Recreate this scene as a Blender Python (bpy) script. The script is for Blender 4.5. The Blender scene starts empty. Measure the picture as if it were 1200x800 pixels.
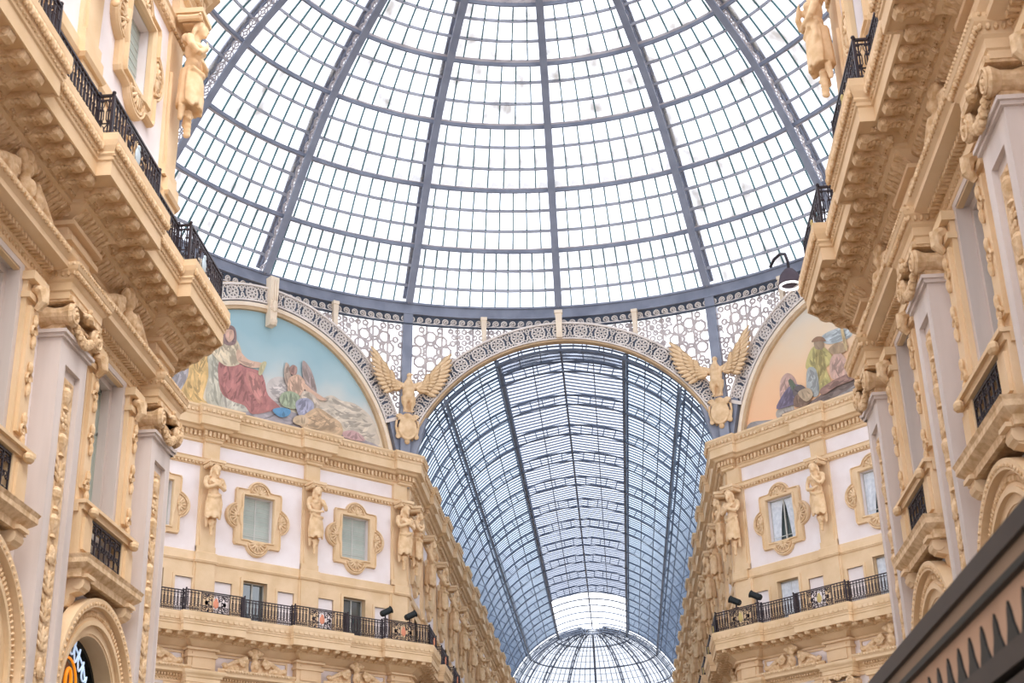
import bpy, bmesh, math, random
from mathutils import Vector, Matrix
from mathutils.geometry import tessellate_polygon
random.seed(7)
PI = math.pi
sc = bpy.context.scene
COL = sc.collection
# ---------------------------------------------------------------- camera
cam_d = bpy.data.cameras.new('camera'); cam = bpy.data.objects.new('camera', cam_d); COL.objects.link(cam)
R_ = Vector((0.99681703, 0.07522558, -0.02639941)); U_ = Vector((0.05410214, -0.39508279, 0.91705101)); F_ = Vector((-0.05855575, 0.91556032, 0.39789512))
cam.matrix_world = Matrix(((R_.x, U_.x, -F_.x, 1.7579), (R_.y, U_.y, -F_.y, -44.9788), (R_.z, U_.z, -F_.z, 1.6), (0, 0, 0, 1)))
cam_d.sensor_width = 36; cam_d.lens = 36 * 1692.42 / 1200
cam_d.clip_start = 0.05; cam_d.clip_end = 500
cam_d.dof.use_dof = True; cam_d.dof.focus_distance = 52; cam_d.dof.aperture_fstop = 3.5
sc.camera = cam
# ---------------------------------------------------------------- light
world = bpy.data.worlds.new('overcast sky'); sc.world = world; world.use_nodes = True
bg = world.node_tree.nodes['Background']; bg.inputs[0].default_value = (0.90, 0.93, 1.0, 1); bg.inputs[1].default_value = 1.25
sun_d = bpy.data.lights.new('sun', 'SUN'); sun_d.energy = 1.1; sun_d.angle = math.radians(40); sun_d.color = (1, .95, .88)
sun = bpy.data.objects.new('sun', sun_d); COL.objects.link(sun); sun.rotation_euler = (math.radians(28), math.radians(22), 0)
sc.view_settings.view_transform = 'Standard'; sc.view_settings.look = 'None'
sc.view_settings.exposure = 1.22; sc.view_settings.gamma = 1.0
sc.cycles.max_bounces = 7; sc.cycles.diffuse_bounces = 5; sc.cycles.transparent_max_bounces = 14; sc.cycles.glossy_bounces = 3
sc.cycles.caustics_reflective = False; sc.cycles.caustics_refractive = False

# ---------------------------------------------------------------- materials
def lin(c): return tuple(((x/255)/12.92 if x/255 < .04045 else (((x/255)+.055)/1.055)**2.4) for x in c)
def mat(name, c, rough=.75, var=.10, scale=1.2, bump=0.0, bscale=18, metal=0, spec=.3, c2=None, streak=False):
    m = bpy.data.materials.new(name); m.use_nodes = True; nt = m.node_tree; b = nt.nodes['Principled BSDF']
    b.inputs['Roughness'].default_value = rough; b.inputs['Metallic'].default_value = metal
    b.inputs['Specular IOR Level'].default_value = spec
    c = lin(c); c2 = lin(c2) if c2 else tuple(x*(1-2*var) for x in c)
    tc = nt.nodes.new('ShaderNodeTexCoord'); mp = nt.nodes.new('ShaderNodeMapping'); nt.links.new(tc.outputs['Object'], mp.inputs[0])
    if streak: mp.inputs['Scale'].default_value = (1, 1, .12)
    n = nt.nodes.new('ShaderNodeTexNoise'); n.inputs['Scale'].default_value = scale; n.inputs['Detail'].default_value = 5
    nt.links.new(mp.outputs[0], n.inputs['Vector'])
    r = nt.nodes.new('ShaderNodeValToRGB'); r.color_ramp.elements[0].position = .35; r.color_ramp.elements[1].position = .62
    r.color_ramp.elements[0].color = (*c2, 1); r.color_ramp.elements[1].color = (*c, 1)
    nt.links.new(n.outputs['Fac'], r.inputs[0]); nt.links.new(r.outputs[0], b.inputs['Base Color'])
    if bump:
        n2 = nt.nodes.new('ShaderNodeTexNoise'); n2.inputs['Scale'].default_value = bscale; n2.inputs['Detail'].default_value = 3
        nt.links.new(tc.outputs['Object'], n2.inputs['Vector'])
        bp = nt.nodes.new('ShaderNodeBump'); bp.inputs['Strength'].default_value = bump; bp.inputs['Distance'].default_value = .03
        nt.links.new(n2.outputs['Fac'], bp.inputs['Height']); nt.links.new(bp.outputs[0], b.inputs['Normal'])
    return m
BEIGE = mat('warm_ochre_stone', (228, 200, 164), c2=(218, 188, 148), bump=.12)
CARVE = mat('carved_ochre_stone', (230, 202, 166), c2=(200, 166, 124), scale=7, bump=.5, bscale=22)
WHITE = mat('white_plaster', (238, 230, 230), c2=(230, 219, 217), scale=.8)
MARBLE = mat('grey_pink_marble', (216, 204, 198), c2=(196, 184, 178), scale=1.5, streak=True, rough=.5)
STEEL = mat('slate_blue_paint', (142, 148, 164), c2=(126, 132, 148), scale=1.2, rough=.45)
STEELD = mat('dark_slate_paint', (84, 92, 106), c2=(68, 76, 90), rough=.5)
BARC = mat('teal_grey_bar_paint', (84, 122, 124), c2=(70, 106, 110), rough=.5)
VSTEEL = mat('vault_blue_grey_paint', (104, 114, 132), c2=(88, 98, 116), rough=.5)
LATT = mat('pinkish_grey_cast_iron', (200, 190, 188), c2=(182, 172, 172), rough=.6)
VBAR = mat('vault_glazing_bar_paint', (138, 148, 166), c2=(120, 130, 148))
RGREY = mat('pale_grey_purlin_paint', (178, 180, 190), c2=(160, 162, 172))
LATT2 = mat('pale_cream_cast_iron', (228, 219, 212), c2=(212, 202, 196))
CREAM = mat('cream_trim', (238, 222, 200), c2=(226, 206, 182))
IRON = mat('black_wrought_iron', (60, 50, 56), c2=(44, 38, 42), rough=.45)
ORANGE = mat('ochre_line', (200, 172, 138))
FLOORM = mat('pale_marble_floor', (150, 140, 126), c2=(120, 112, 102), scale=.3, rough=.35)
DARKM = mat('dark_interior', (52, 58, 60), rough=.8)
CURT = mat('sheer_white_curtain', (226, 230, 236), c2=(206, 212, 220), scale=6)
WFRAME = mat('pale_grey_window_paint', (196, 196, 190))
SHUT = mat('grey_green_shutter', (176, 184, 176), c2=(160, 168, 160))
CANOPY = mat('dark_brown_grey_metal', (58, 52, 50), c2=(48, 44, 44), rough=.5)
TAN = mat('tan_painted_band', (150, 128, 108), rough=.6)
PEACH = mat('peach_cloth', (190, 158, 134), rough=.8)
BLACKG = mat('black_green_trim', (22, 30, 32), rough=.5)

def glass(name, tint, haze, hz=(.95, .96, 1.0), dirt=.4):
    m = bpy.data.materials.new(name); m.use_nodes = True; nt = m.node_tree; nt.nodes.clear()
    out = nt.nodes.new('ShaderNodeOutputMaterial'); tr = nt.nodes.new('ShaderNodeBsdfTransparent'); tr.inputs[0].default_value = (*tint, 1)
    tl = nt.nodes.new('ShaderNodeBsdfTranslucent'); tl.inputs[0].default_value = (*hz, 1)
    mx = nt.nodes.new('ShaderNodeMixShader'); mx.inputs[0].default_value = haze
    if dirt:
        tc = nt.nodes.new('ShaderNodeTexCoord'); mp = nt.nodes.new('ShaderNodeMapping'); mp.inputs['Scale'].default_value = (1, 1, .3)
        n = nt.nodes.new('ShaderNodeTexNoise'); n.inputs['Scale'].default_value = 1.1; n.inputs['Detail'].default_value = 6
        r = nt.nodes.new('ShaderNodeMapRange'); r.inputs[1].default_value = .50; r.inputs[2].default_value = .74; r.inputs[3].default_value = haze; r.inputs[4].default_value = min(1, haze+dirt)
        nt.links.new(tc.outputs['Object'], mp.inputs[0]); nt.links.new(mp.outputs[0], n.inputs['Vector']); nt.links.new(n.outputs['Fac'], r.inputs[0]); nt.links.new(r.outputs[0], mx.inputs[0])
    nt.links.new(tr.outputs[0], mx.inputs[1]); nt.links.new(tl.outputs[0], mx.inputs[2])
    gl = nt.nodes.new('ShaderNodeBsdfGlossy'); gl.inputs['Roughness'].default_value = .08
    m2 = nt.nodes.new('ShaderNodeMixShader'); m2.inputs[0].default_value = .03
    nt.links.new(mx.outputs[0], m2.inputs[1]); nt.links.new(gl.outputs[0], m2.inputs[2]); nt.links.new(m2.outputs[0], out.inputs[0])
    return m
DGLASS = glass('dome_roof_glass', (.90, .91, .94), .10, (.40, .37, .34), .75)
VGLASS = glass('vault_roof_glass', (.74, .79, .83), .12, (.70, .76, .80), .15)
VGLASS2 = glass('vault_lantern_glass', (.70, .72, .76), .15, (.74, .75, .78), .15)
AGLASS = glass('apse_glass', (.36, .38, .41), .15, (.7, .71, .74), .15)
PANE = mat('dark_reflecting_pane', (70, 82, 84), rough=.06, spec=1.0, c2=(58, 68, 70)); PANE.node_tree.nodes['Principled BSDF'].inputs['Coat Weight'].default_value = .8
def emis(name, c, s):
    m = bpy.data.materials.new(name); m.use_nodes = True; b = m.node_tree.nodes['Principled BSDF']
    b.inputs['Base Color'].default_value = (*lin(c), 1); b.inputs['Emission Color'].default_value = (*lin(c), 1); b.inputs['Emission Strength'].default_value = s
    return m
NEONB = emis('pale_blue_neon', (200, 225, 255), .22); NEONO = emis('orange_neon', (255, 150, 10), .22)

# ---------------------------------------------------------------- mesh helpers
class MB:
    def __init__(s): s.v = []; s.f = []; s.T = None
    def add(s, vs, fs):
        o = len(s.v)
        if s.T is not None: vs = [s.T @ Vector(p) for p in vs]
        s.v += [tuple(p) for p in vs]; s.f += [tuple(i+o for i in f) for f in fs]
    def box(s, x0, x1, y0, y1, z0, z1):
        s.add([(x0,y0,z0),(x1,y0,z0),(x1,y1,z0),(x0,y1,z0),(x0,y0,z1),(x1,y0,z1),(x1,y1,z1),(x0,y1,z1)],
              [(0,3,2,1),(4,5,6,7),(0,1,5,4),(1,2,6,5),(2,3,7,6),(3,0,4,7)])
    def hexa(s, p):   # 8 points like box order
        s.add(p, [(0,3,2,1),(4,5,6,7),(0,1,5,4),(1,2,6,5),(2,3,7,6),(3,0,4,7)])
    def beam(s, a, b, w, h, up=(0,0,1)):
        a, b = Vector(a), Vector(b); d = b-a
        if d.length < 1e-6: return
        d.normalize(); u = Vector(up); x = d.cross(u)
        if x.length < 1e-4: x = d.orthogonal()
        x.normalize(); u = x.cross(d); x *= w/2; u *= h/2
        s.hexa([a-x-u, a+x-u, b+x-u, b-x-u, a-x+u, a+x+u, b+x+u, b-x+u])
    def poly(s, pts, y0, y1):   # 2D outline (x,z) extruded in y
        n = len(pts); vs = [(x, y0, z) for x, z in pts]+[(x, y1, z) for x, z in pts]
        tri = tessellate_polygon([[Vector((x, z, 0)) for x, z in pts]])
        s.add(vs, [tuple(t) for t in tri]+[tuple(i+n for i in reversed(t)) for t in tri]+[(i, (i+1) % n, n+(i+1) % n, n+i) for i in range(n)])
    def tube(s, pts, r, n=6, closed=False):
        pts = [Vector(p) for p in pts]; m = len(pts); rs = r if isinstance(r, (list, tuple)) else [r]*m
        vs = []; prev = None
        for i, p in enumerate(pts):
            t = (pts[(i+1) % m]-pts[i-1]) if closed else (pts[min(i+1, m-1)]-pts[max(i-1, 0)])
            t.normalize()
            x = t.orthogonal() if prev is None else (prev-t*prev.dot(t))
            if x.length < 1e-5: x = t.orthogonal()
            x.normalize(); prev = x; y = t.cross(x)
            vs += [p+(x*math.cos(2*PI*k/n)+y*math.sin(2*PI*k/n))*rs[i] for k in range(n)]
        fs = [(i*n+k, i*n+(k+1) % n, ((i+1) % m)*n+(k+1) % n, ((i+1) % m)*n+k) for i in range(m if closed else m-1) for k in range(n)]
        if not closed: fs += [tuple(range(n))[::-1], tuple(range((m-1)*n, m*n))]
        s.add(vs, fs)
    def ell(s, c, r, rot=None, seg=8, rings=5):
        c = Vector(c); r = r if isinstance(r, (list, tuple)) else (r, r, r); vs = []; 
        for i in range(1, rings):
            a = PI*i/rings
            for k in range(seg): b = 2*PI*k/seg; vs.append(Vector((r[0]*math.sin(a)*math.cos(b), r[1]*math.sin(a)*math.sin(b), r[2]*math.cos(a))))
        vs += [Vector((0, 0, r[2])), Vector((0, 0, -r[2]))]
        if rot is not None: vs = [rot @ v for v in vs]
        n = len(vs); fs = [(i*seg+k, (i+1)*seg+k, (i+1)*seg+(k+1) % seg, i*seg+(k+1) % seg) for i in range(rings-2) for k in range(seg)]
        fs += [(n-2, k, (k+1) % seg) for k in range(seg)]+[(n-1, (rings-2)*seg+(k+1) % seg, (rings-2)*seg+k) for k in range(seg)]
        s.add([v+c for v in vs], fs)
    def lathe(s, prof, c=(0, 0, 0), n=16, axis='z'):
        vs = []
        for r, h in prof:
            for k in range(n):
                a = 2*PI*k/n; x, y = r*math.cos(a), r*math.sin(a)
                vs.append((c[0]+x, c[1]+y, c[2]+h) if axis == 'z' else (c[0]+x, c[1]+h, c[2]+y))
        m = len(prof); s.add(vs, [(i*n+k, i*n+(k+1) % n, (i+1)*n+(k+1) % n, (i+1)*n+k) for i in range(m-1) for k in range(n)]+[tuple(range(n))[::-1], tuple(range((m-1)*n, m*n))])
    def arc(s, cx, cz, r0, r1, a0, a1, y0, y1, n=24):   # solid annular arc in xz, y0 front y1 back
        vs = []
        for i in range(n+1):
            a = a0+(a1-a0)*i/n; c, q = math.cos(a), math.sin(a)
            vs += [(cx+r0*c, y0, cz+r0*q), (cx+r1*c, y0, cz+r1*q), (cx+r1*c, y1, cz+r1*q), (cx+r0*c, y1, cz+r0*q)]
        fs = [(4*i+k, 4*i+(k+1) % 4, 4*i+4+(k+1) % 4, 4*i+4+k) for i in range(n) for k in range(4)]+[(0, 1, 2, 3), (4*n+3, 4*n+2, 4*n+1, 4*n)]
        s.add(vs, fs)
    def sweep(s, pts, prof, closed=False):   # pts: plan path, hall on its right; prof (d,z)
        n = len(pts); vs = []
        def nrm(a, b): d = (Vector(b)-Vector(a)).normalized(); return Vector((d.y, -d.x))
        for i, p in enumerate(pts):
            e = []
            if i > 0 or closed: e.append(nrm(pts[i-1], p))
            if i < n-1 or closed: e.append(nrm(p, pts[(i+1) % n]))
            m = e[0] if len(e) == 1 else (e[0]+e[1])/max(.2, 1+e[0].dot(e[1]))
            vs += [(p[0]+m.x*d, p[1]+m.y*d, z) for d, z in prof]
        k = len(prof)
        fs = [(i*k+j, i*k+j+1, ((i+1) % n)*k+j+1, ((i+1) % n)*k+j) for i in range(n if closed else n-1) for j in range(k-1)]
        s.add(vs, fs)
    def mesh(s, name, m, smooth=False):
        me = bpy.data.meshes.new(name); me.from_pydata(s.v, [], s.f); me.materials.append(m)
        if smooth: me.polygons.foreach_set('use_smooth', [True]*len(me.polygons))
        me.update(); return me
def put(name, me, parent=None, M=None):
    o = bpy.data.objects.new(name, me); COL.objects.link(o)
    if parent is not None: o.parent = parent
    if M is not None: o.matrix_local = M
    return o
def build(mb, name, m, parent=None, M=None, smooth=False, stuff=False):
    o = put(name, mb.mesh(name, m, smooth), parent, M)
    if stuff: o['kind'] = 'stuff'
    return o
def tag(o, label=None, cat=None, group=None, kind=None):
    if label: o['label'] = label
    if cat: o['category'] = cat
    if group: o['group'] = group
    if kind: o['kind'] = kind
    return o
def thing(name, M=None, **k):
    o = bpy.data.objects.new(name, None); COL.objects.link(o); o.empty_display_size = .1
    if M is not None: o.matrix_world = M
    return tag(o, **k)
def sculpt(mb, name, m, voxel, smooth=True, ratio=None):   # melt overlapping volumes into one continuous surface
    me = mb.mesh('tmp', m); o = bpy.data.objects.new('tmp', me); COL.objects.link(o)
    r = o.modifiers.new('r', 'REMESH'); r.mode = 'VOXEL'; r.voxel_size = voxel; r.use_smooth_shade = smooth
    w = o.modifiers.new('s', 'SMOOTH'); w.iterations = 2; w.factor = .5
    if ratio: d = o.modifiers.new('d', 'DECIMATE'); d.ratio = ratio
    dg = bpy.context.evaluated_depsgraph_get(); out = bpy.data.meshes.new_from_object(o.evaluated_get(dg)); out.name = name
    bpy.data.objects.remove(o); bpy.data.meshes.remove(me)
    out.materials.clear(); out.materials.append(m); return out
def spiral(c, r, turns, dirn=1, n=20, a0=0, y=0.0, rend=.12):
    return [(c[0]+dirn*math.cos(a0+turns*2*PI*i/n)*r*(1-(1-rend)*i/n), y, c[1]+math.sin(a0+turns*2*PI*i/n)*r*(1-(1-rend)*i/n)) for i in range(n+1)]

# ---------------------------------------------------------------- plan of the hall
A = 18.0; H = 7.37; S2 = 2**-.5
# ---------------------------------------------------------------- shared pieces (x right, -y out of the wall, z up)
def frame_outline(a, grow=0.0):
    """outer outline of the lobed window surround at angle a"""
    c, q = math.cos(a), math.sin(a); hx, hz = 1.12+grow, 1.22+grow; best = 0
    t = min(hx/abs(c) if abs(c) > 1e-6 else 9, hz/abs(q) if abs(q) > 1e-6 else 9); best = t
    for cx, cz, r in ((1.0, 0, .55), (-1.0, 0, .55), (0, 1.08, .55), (0, -1.08, .55)):
        r += grow; b = c*cx+q*cz; d = b*b-(cx*cx+cz*cz-r*r)
        if d > 0: best = max(best, b+math.sqrt(d))
    return best
def lobed_surround():
    mb = MB(); N = 96; prof = [(1.0, 0), (1.0, -.10), (.94, -.16), (.88, -.16), (.83, -.09), (.30, -.10), (.22, -.17), (.06, -.17), (0, -.10), (0, .01)]
    k = len(prof); vs = []
    for i in range(N):
        a = 2*PI*i/N; c, q = math.cos(a), math.sin(a); ro = frame_outline(a)
        ri = min(.72/abs(c) if abs(c) > 1e-6 else 9, .94/abs(q) if abs(q) > 1e-6 else 9)
        for t, y in prof: r = ri+(ro-ri)*t; vs.append((r*c, y, r*q))
    mb.add(vs, [(i*k+j, ((i+1) % N)*k+j, ((i+1) % N)*k+j+1, i*k+j+1) for i in range(N) for j in range(k-1)])
    return mb.mesh('window_surround', BEIGE)
def shell_ornament():
    mb = MB()
    for i in range(7):
        a = PI*(i+.5)/7; mb.ell((.2*math.cos(a), -.13, .2*math.sin(a)), (.20, .05, .045), Matrix.Rotation(-a, 3, 'Y'), 6, 4)
    mb.ell((0, -.14, .02), (.09, .07, .07)); mb.arc(0, 0, .40, .45, .1, PI-.1, -.16, -.05, 12)
    return mb.mesh('shell_ornament', CARVE)
M_SURR = lobed_surround(); M_SHELL = shell_ornament()
def win_frame(w, h, y, mull=True, bar=True, fw=.05):
    mb = MB(); mb.box(-w, -w+fw, y-.05, y, -h, h); mb.box(w-fw, w, y-.05, y, -h, h); mb.box(-w, w, y-.05, y, -h, -h+fw); mb.box(-w, w, y-.05, y, h-fw, h)
    if mull: mb.box(-.03, .03, y-.06, y, -h, h)
    if bar: mb.box(-w, w, y-.07, y-.05, -h+.22, -h+.25)
    return mb
M_UFR = win_frame(.72, .94, .24).mesh('frame', WFRAME)
def qbox(x0, x1, y0, y1, z0, z1, n, m): b = MB(); b.box(x0, x1, y0, y1, z0, z1); return b.mesh(n, m)
M_UPANE = qbox(-.33, .33, .21, .22, -.88, .88, 'pane', PANE)
def curtain(open_=.5, w=.33, h=.88):
    mb = MB(); n = 24; vs = []
    for j in range(7):
        z = h-2*h*j/6; wd = w*2*(1-open_*(j/6)**.7*.8)
        for i in range(n+1): vs.append((-w+wd*i/n, .30+.025*math.sin(i*1.9), z))
    mb.add(vs, [(j*(n+1)+i, j*(n+1)+i+1, (j+1)*(n+1)+i+1, (j+1)*(n+1)+i) for j in range(6) for i in range(n)]); return mb.mesh('curtain', CURT, True)
M_CURT = curtain(.55); M_CURTF = curtain(0.0)
M_SHUT = qbox(-.34, .34, .195, .215, -.90, .90, 'shutter', SHUT)
def slats():
    mb = MB()
    for i in range(9): z = -.82+i*.2; mb.box(-.33, .33, .185, .195, z, z+.02)
    return mb.mesh('shutter_slats', WFRAME)
M_SLAT = slats()

# lower pilaster: shaft with a sunk field and carved candelabra strip, capital
def shaft():
    mb = MB(); mb.box(-.6, .6, -.32, 0, 0, 11.3); mb.box(-.6, -.34, -.40, -.32, 0, 11.3); mb.box(.34, .6, -.40, -.32, 0, 11.3); mb.box(-.34, .34, -.40, -.32, 10.9, 11.3)
    for z0, z1, e in ((11.28, 11.34, .05), (11.34, 11.40, .09)): mb.box(-.6-e, .6+e, -.40-e, 0, z0, z1)
    return mb.mesh('shaft', MARBLE)
def relief():
    mb = MB(); rn = random.Random(3); z = .6
    mb.box(-.27, .27, -.335, -.32, .5, 10.75)
    while z < 10.5:
        k = rn.choice((0, 1, 2, 3))
        if k == 0:   # vase
            mb.lathe([(.03, 0), (.10, .02), (.05, .08), (.13, .22), (.15, .32), (.08, .40), (.12, .44)], (0, -.34, z), 8); z += .46
        elif k == 1:   # leaf pairs
            for s in (-1, 1):
                for j in range(3): mb.ell((s*.11, -.36, z+.08+.12*j), (.13, .04, .05), Matrix.Rotation(-s*(.5+.2*j), 3, 'Y'), 6, 4)
            mb.ell((0, -.37, z+.2), (.05, .05, .2)); z += .44
        elif k == 2:   # rosette
            for j in range(6): a = PI*j/3; mb.ell((.10*math.cos(a), -.36, z+.16+.10*math.sin(a)), (.07, .04, .05), Matrix.Rotation(-a, 3, 'Y'), 6, 4)
            mb.ell((0, -.39, z+.16), .05); z += .34
        else:   # mask and scrolls
            mb.ell((0, -.37, z+.2), (.12, .09, .17)); mb.ell((0, -.45, z+.18), (.025, .03, .05))
            for s in (-1, 1): mb.tube(spiral((s*.17, z+.12), .08, 1.3, s, 10, y=-.35), .025, 5); mb.ell((s*.2, -.35, z+.33), (.05, .03, .09))
            z += .46
    mb.v = [(x, -.325+(y+.325)*.55 if y < -.325 else y, z_) for x, y, z_ in mb.v]; return mb.mesh('relief', CARVE)
def capital():
    mb = MB(); mb.box(-.55, .55, -.38, 0, 0, .28)
    for i in range(13): x = -.54+i*.09; mb.tube([(x, -.38, .02), (x, -.38, .26)], .035, 5)
    mb.box(-.62, .62, -.46, 0, .28, .34); mb.box(-.70, .70, -.56, 0, .50, .60)
    for s in (-1, 1):
        cx = s*.55; mb.lathe([(.19, -.56), (.21, -.52), (.15, -.38), (.14, -.22), (.20, 0)], (cx, 0, .30), 14, 'y')
        mb.tube(spiral((cx, .30), .18, 2.0, -s, 26, PI/2, -.57), .028, 5); mb.ell((cx, -.58, .30), .05)
        for j in range(5): a = 2*PI*j/5; mb.ell((cx+.1*math.cos(a), -.57, .30+.1*math.sin(a)), .03, None, 5, 4)
    for i in range(9):   # festoon of fruit
        t = i/8; x = -.42+.84*t; z = .24-.20*math.sin(PI*t); r = .06+.035*math.sin(PI*t); mb.ell((x, -.52, z), r, None, 7, 5); mb.ell((x, -.54, z-.06), r*.7, None, 6, 4)
    mb.ell((0, -.58, .46), (.12, .09, .10)); mb.ell((0, -.60, .60), .05)
    for s in (-1, 1): mb.ell((s*.12, -.58, .47), (.07, .05, .05))
    return mb.mesh('capital', CARVE)
M_SHAFT = shaft(); M_RELIEF = relief(); M_CAP = capital()

# lower storey window furniture; z is height above the hall floor
def jamb(s):
    mb = MB(); x0, x1 = (s*.86, s*1.36) if s > 0 else (s*1.36, s*.86)
    mb.box(x0, x1, -.20, 0, 8.9, 11.95); mb.box(x0+.09, x1-.09, -.26, -.20, 9.3, 11.4)
    mb.box(x0-.05, x1+.05, -.28, 0, 8.85, 9.0); mb.box(x0-.03, x1+.03, -.27, 0, 11.5, 11.6); mb.box(x0-.05, x1+.05, -.32, 0, 11.8, 11.95)
    return mb.mesh('jamb', BEIGE)
def jamb_drops(s):
    mb = MB(); cx = s*1.11
    for z in (9.35, 10.2, 11.0):
        mb.tube(spiral((cx, z), .12, 1.2, s, 12, y=-.28), .03, 5); mb.ell((cx, -.29, z+.18), (.06, .05, .12)); mb.ell((cx, -.29, z-.18), (.05, .05, .12))
    mb.tube([(cx, -.22, 11.75), (cx, -.36, 11.68), (cx, -.38, 11.5), (cx, -.28, 11.38)], [.10, .12, .09, .05], 8)
    for j in range(5): mb.ell((s*1.42, -.08, 9.1+.16*j), (.16-.025*j, .07, .09))
    return mb.mesh('jamb_scrolls', CARVE)
M_JAMB = {s: jamb(s) for s in (-1, 1)}; M_JD = {s: jamb_drops(s) for s in (-1, 1)}
def reveal():
    mb = MB()
    for s in (-1, 1): x0, x1 = sorted((s*.72, s*.86)); mb.box(x0, x1, -.12, .42, 7.95, 11.95); x0, x1 = sorted((s*.60, s*.72)); mb.box(x0, x1, .10, .42, 7.95, 11.82)
    mb.box(-.86, .86, -.12, .42, 11.95, 12.07); mb.box(-.72, .72, .10, .42, 11.82, 11.95)
    return mb.mesh('reveal', MARBLE)
M_REVEAL = reveal()
def lw_frame():
    mb = MB(); mb.box(-.60, -.54, .26, .32, 7.95, 11.82); mb.box(.54, .60, .26, .32, 7.95, 11.82); mb.box(-.03, .03, .25, .32, 7.95, 11.82)
    for z in (7.95, 9.2, 10.9, 11.76): mb.box(-.60, .60, .26, .32, z, z+.06)
    return mb.mesh('frame', SHUT)
M_LWF = lw_frame(); M_LWP = qbox(-.27, .27, .30, .31, 8.0, 11.76, 'pane', PANE); M_LCUR = qbox(-.26, .26, .36, .38, 8.0, 11.7, 'curtain', SHUT)
def hood():
    mb = MB(); P = [(0, 12.05), (.10, 12.05), (.10, 12.16), (.16, 12.2), (.16, 12.32), (.34, 12.36), (.50, 12.40), (.50, 12.50), (.58, 12.60), (.60, 12.66), (0, 12.66)]
    w = 1.45; vs = []
    for d, z in P: vs += [(-w-d*.6, -d, z), (w+d*.6, -d, z)]
    n = len(P); mb.add(vs, [(2*i, 2*i+1, 2*i+3, 2*i+2) for i in range(n-1)])
    for k in (0, 1): mb.add([vs[2*i+k] for i in range(n)], [tuple(range(n))])
    return mb.mesh('pediment_cornice', BEIGE)
def hood_beads():
    mb = MB()
    for i in range(24): x = -1.44+i*.125; mb.box(x-.035, x+.035, -.33, -.16, 12.26, 12.34); mb.ell((x, -.58, 12.60), (.045, .04, .05), None, 5, 4); mb.ell((x, -.14, 12.18), (.045, .03, .05), None, 5, 4)
    return mb.mesh('dentils', CARVE)
def crest():
    mb = MB()
    for s in (-1, 1):
        P = []
        for i in range(22):
            t = i/21; P.append((s*(1.38-1.02*t), -.32, 12.80+.42*t**1.6+.10*math.sin(t*PI)))
        mb.tube(P, [.07+.05*i/21 for i in range(22)], 7)
        mb.tube(spiral((s*1.36, 12.82), .13, 1.5, s, 14, y=-.34), .05, 6); mb.tube(spiral((s*.52, 13.02), .20, 1.6, -s, 18, y=-.36), .06, 6)
        mb.ell((s*1.36, -.36, 12.82), .10); mb.ell((s*.52, -.38, 13.02), .09)
        for j in range(5): mb.ell((s*(.75+.13*j), -.30, 12.80), (.08, .06, .12), Matrix.Rotation(s*.5, 3, 'Y'), 6, 4)
        mb.ell((s*.20, -.34, 13.42), (.14, .10, .10)); mb.tube(spiral((s*.22, 13.42), .12, 1.2, s, 12, y=-.38), .04, 6)
        mb.poly([(s*1.3, 12.68), (s*.2, 12.68), (s*.2, 13.25), (s*.6, 13.15), (s*.95, 12.92), (s*1.3, 12.82)], -.24, -.10)
    mb.ell((0, -.34, 12.95), (.20, .14, .28)); mb.ell((0, -.46, 12.95), (.11, .08, .17)); mb.ell((0, -.34, 13.30), (.17, .13, .14)); mb.ell((0, -.36, 13.5), (.10, .10, .12))
    for i in range(5): a = PI*(i+.5)/5; mb.ell((.16*math.cos(a), -.36, 13.5+.12*math.sin(a)), (.06, .05, .05))
    mb.box(-1.5, 1.5, -.3, -.05, 12.62, 12.72)
    return sculpt(mb, 'crest', CARVE, .028)
M_HOOD = hood(); M_HB = hood_beads(); M_CREST = crest()
def parapet():
    mb = MB(); mb.box(-1.36, 1.36, -.36, 0, 8.72, 8.9); mb.box(-1.40, 1.40, -.42, 0, 8.82, 8.88)
    for s in (-1, 1): x0, x1 = sorted((s*.80, s*1.36)); mb.box(x0, x1, -.32, 0, 7.9, 8.72); mb.box(x0+.1, x1-.1, -.37, -.32, 8.05, 8.6); mb.ell((s*1.08, -.44, 8.72), (.14, .08, .09))
    return mb.mesh('parapet', BEIGE)
def slab():
    mb = MB(); mb.sweep([(1.36, 0), (1.36, -.44), (-1.36, -.44), (-1.36, 0)][::-1], [(-.5, 7.56), (-.10, 7.56), (-.02, 7.62), (-.02, 7.68), (.06, 7.74), (.10, 7.78), (.10, 7.86), (.13, 7.92)])
    mb.box(-1.36, 1.36, -.42, 0, 7.56, 7.92); return mb.mesh('slab', CARVE)
def console():
    mb = MB(); mb.poly([(0, 0), (.42, 0), (.44, -.10), (.36, -.22), (.20, -.26), (.18, -.38), (.08, -.50), (0, -.52)], -.14, .14)
    mb.lathe([(.10, -.16), (.10, .16)], (.34, 0, -.10), 10, 'y'); mb.lathe([(.08, -.16), (.08, .16)], (.10, 0, -.40), 10, 'y'); mb.box(0, .5, -.18, .18, 0, .06)
    me = mb.mesh('console', BEIGE); me.transform(Matrix.Rotation(-PI/2, 4, 'Z')); return me
def grille():
    mb = MB(); mb.box(-.78, .78, -.30, -.27, 8.66, 8.70); mb.box(-.78, .78, -.30, -.27, 7.94, 7.98)
    for i in range(7): x = -.78+i*.26; mb.box(x-.012, x+.012, -.30, -.27, 7.95, 8.7)
    for i in range(6):
        for j in range(3):
            cx, cz = -.65+i*.26, 8.08+j*.24; s = 1 if (i+j) % 2 else -1
            mb.tube(spiral((cx-.05*s, cz), .09, 1.3, s, 9, y=-.285), .013, 4); mb.tube(spiral((cx+.06*s, cz+.03), .07, 1.2, -s, 8, PI, y=-.285), .012, 4)
    return mb.mesh('grille', IRON)
M_PARA = parapet(); M_SLAB = slab(); M_CONS = console(); M_GRIL = grille()
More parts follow.
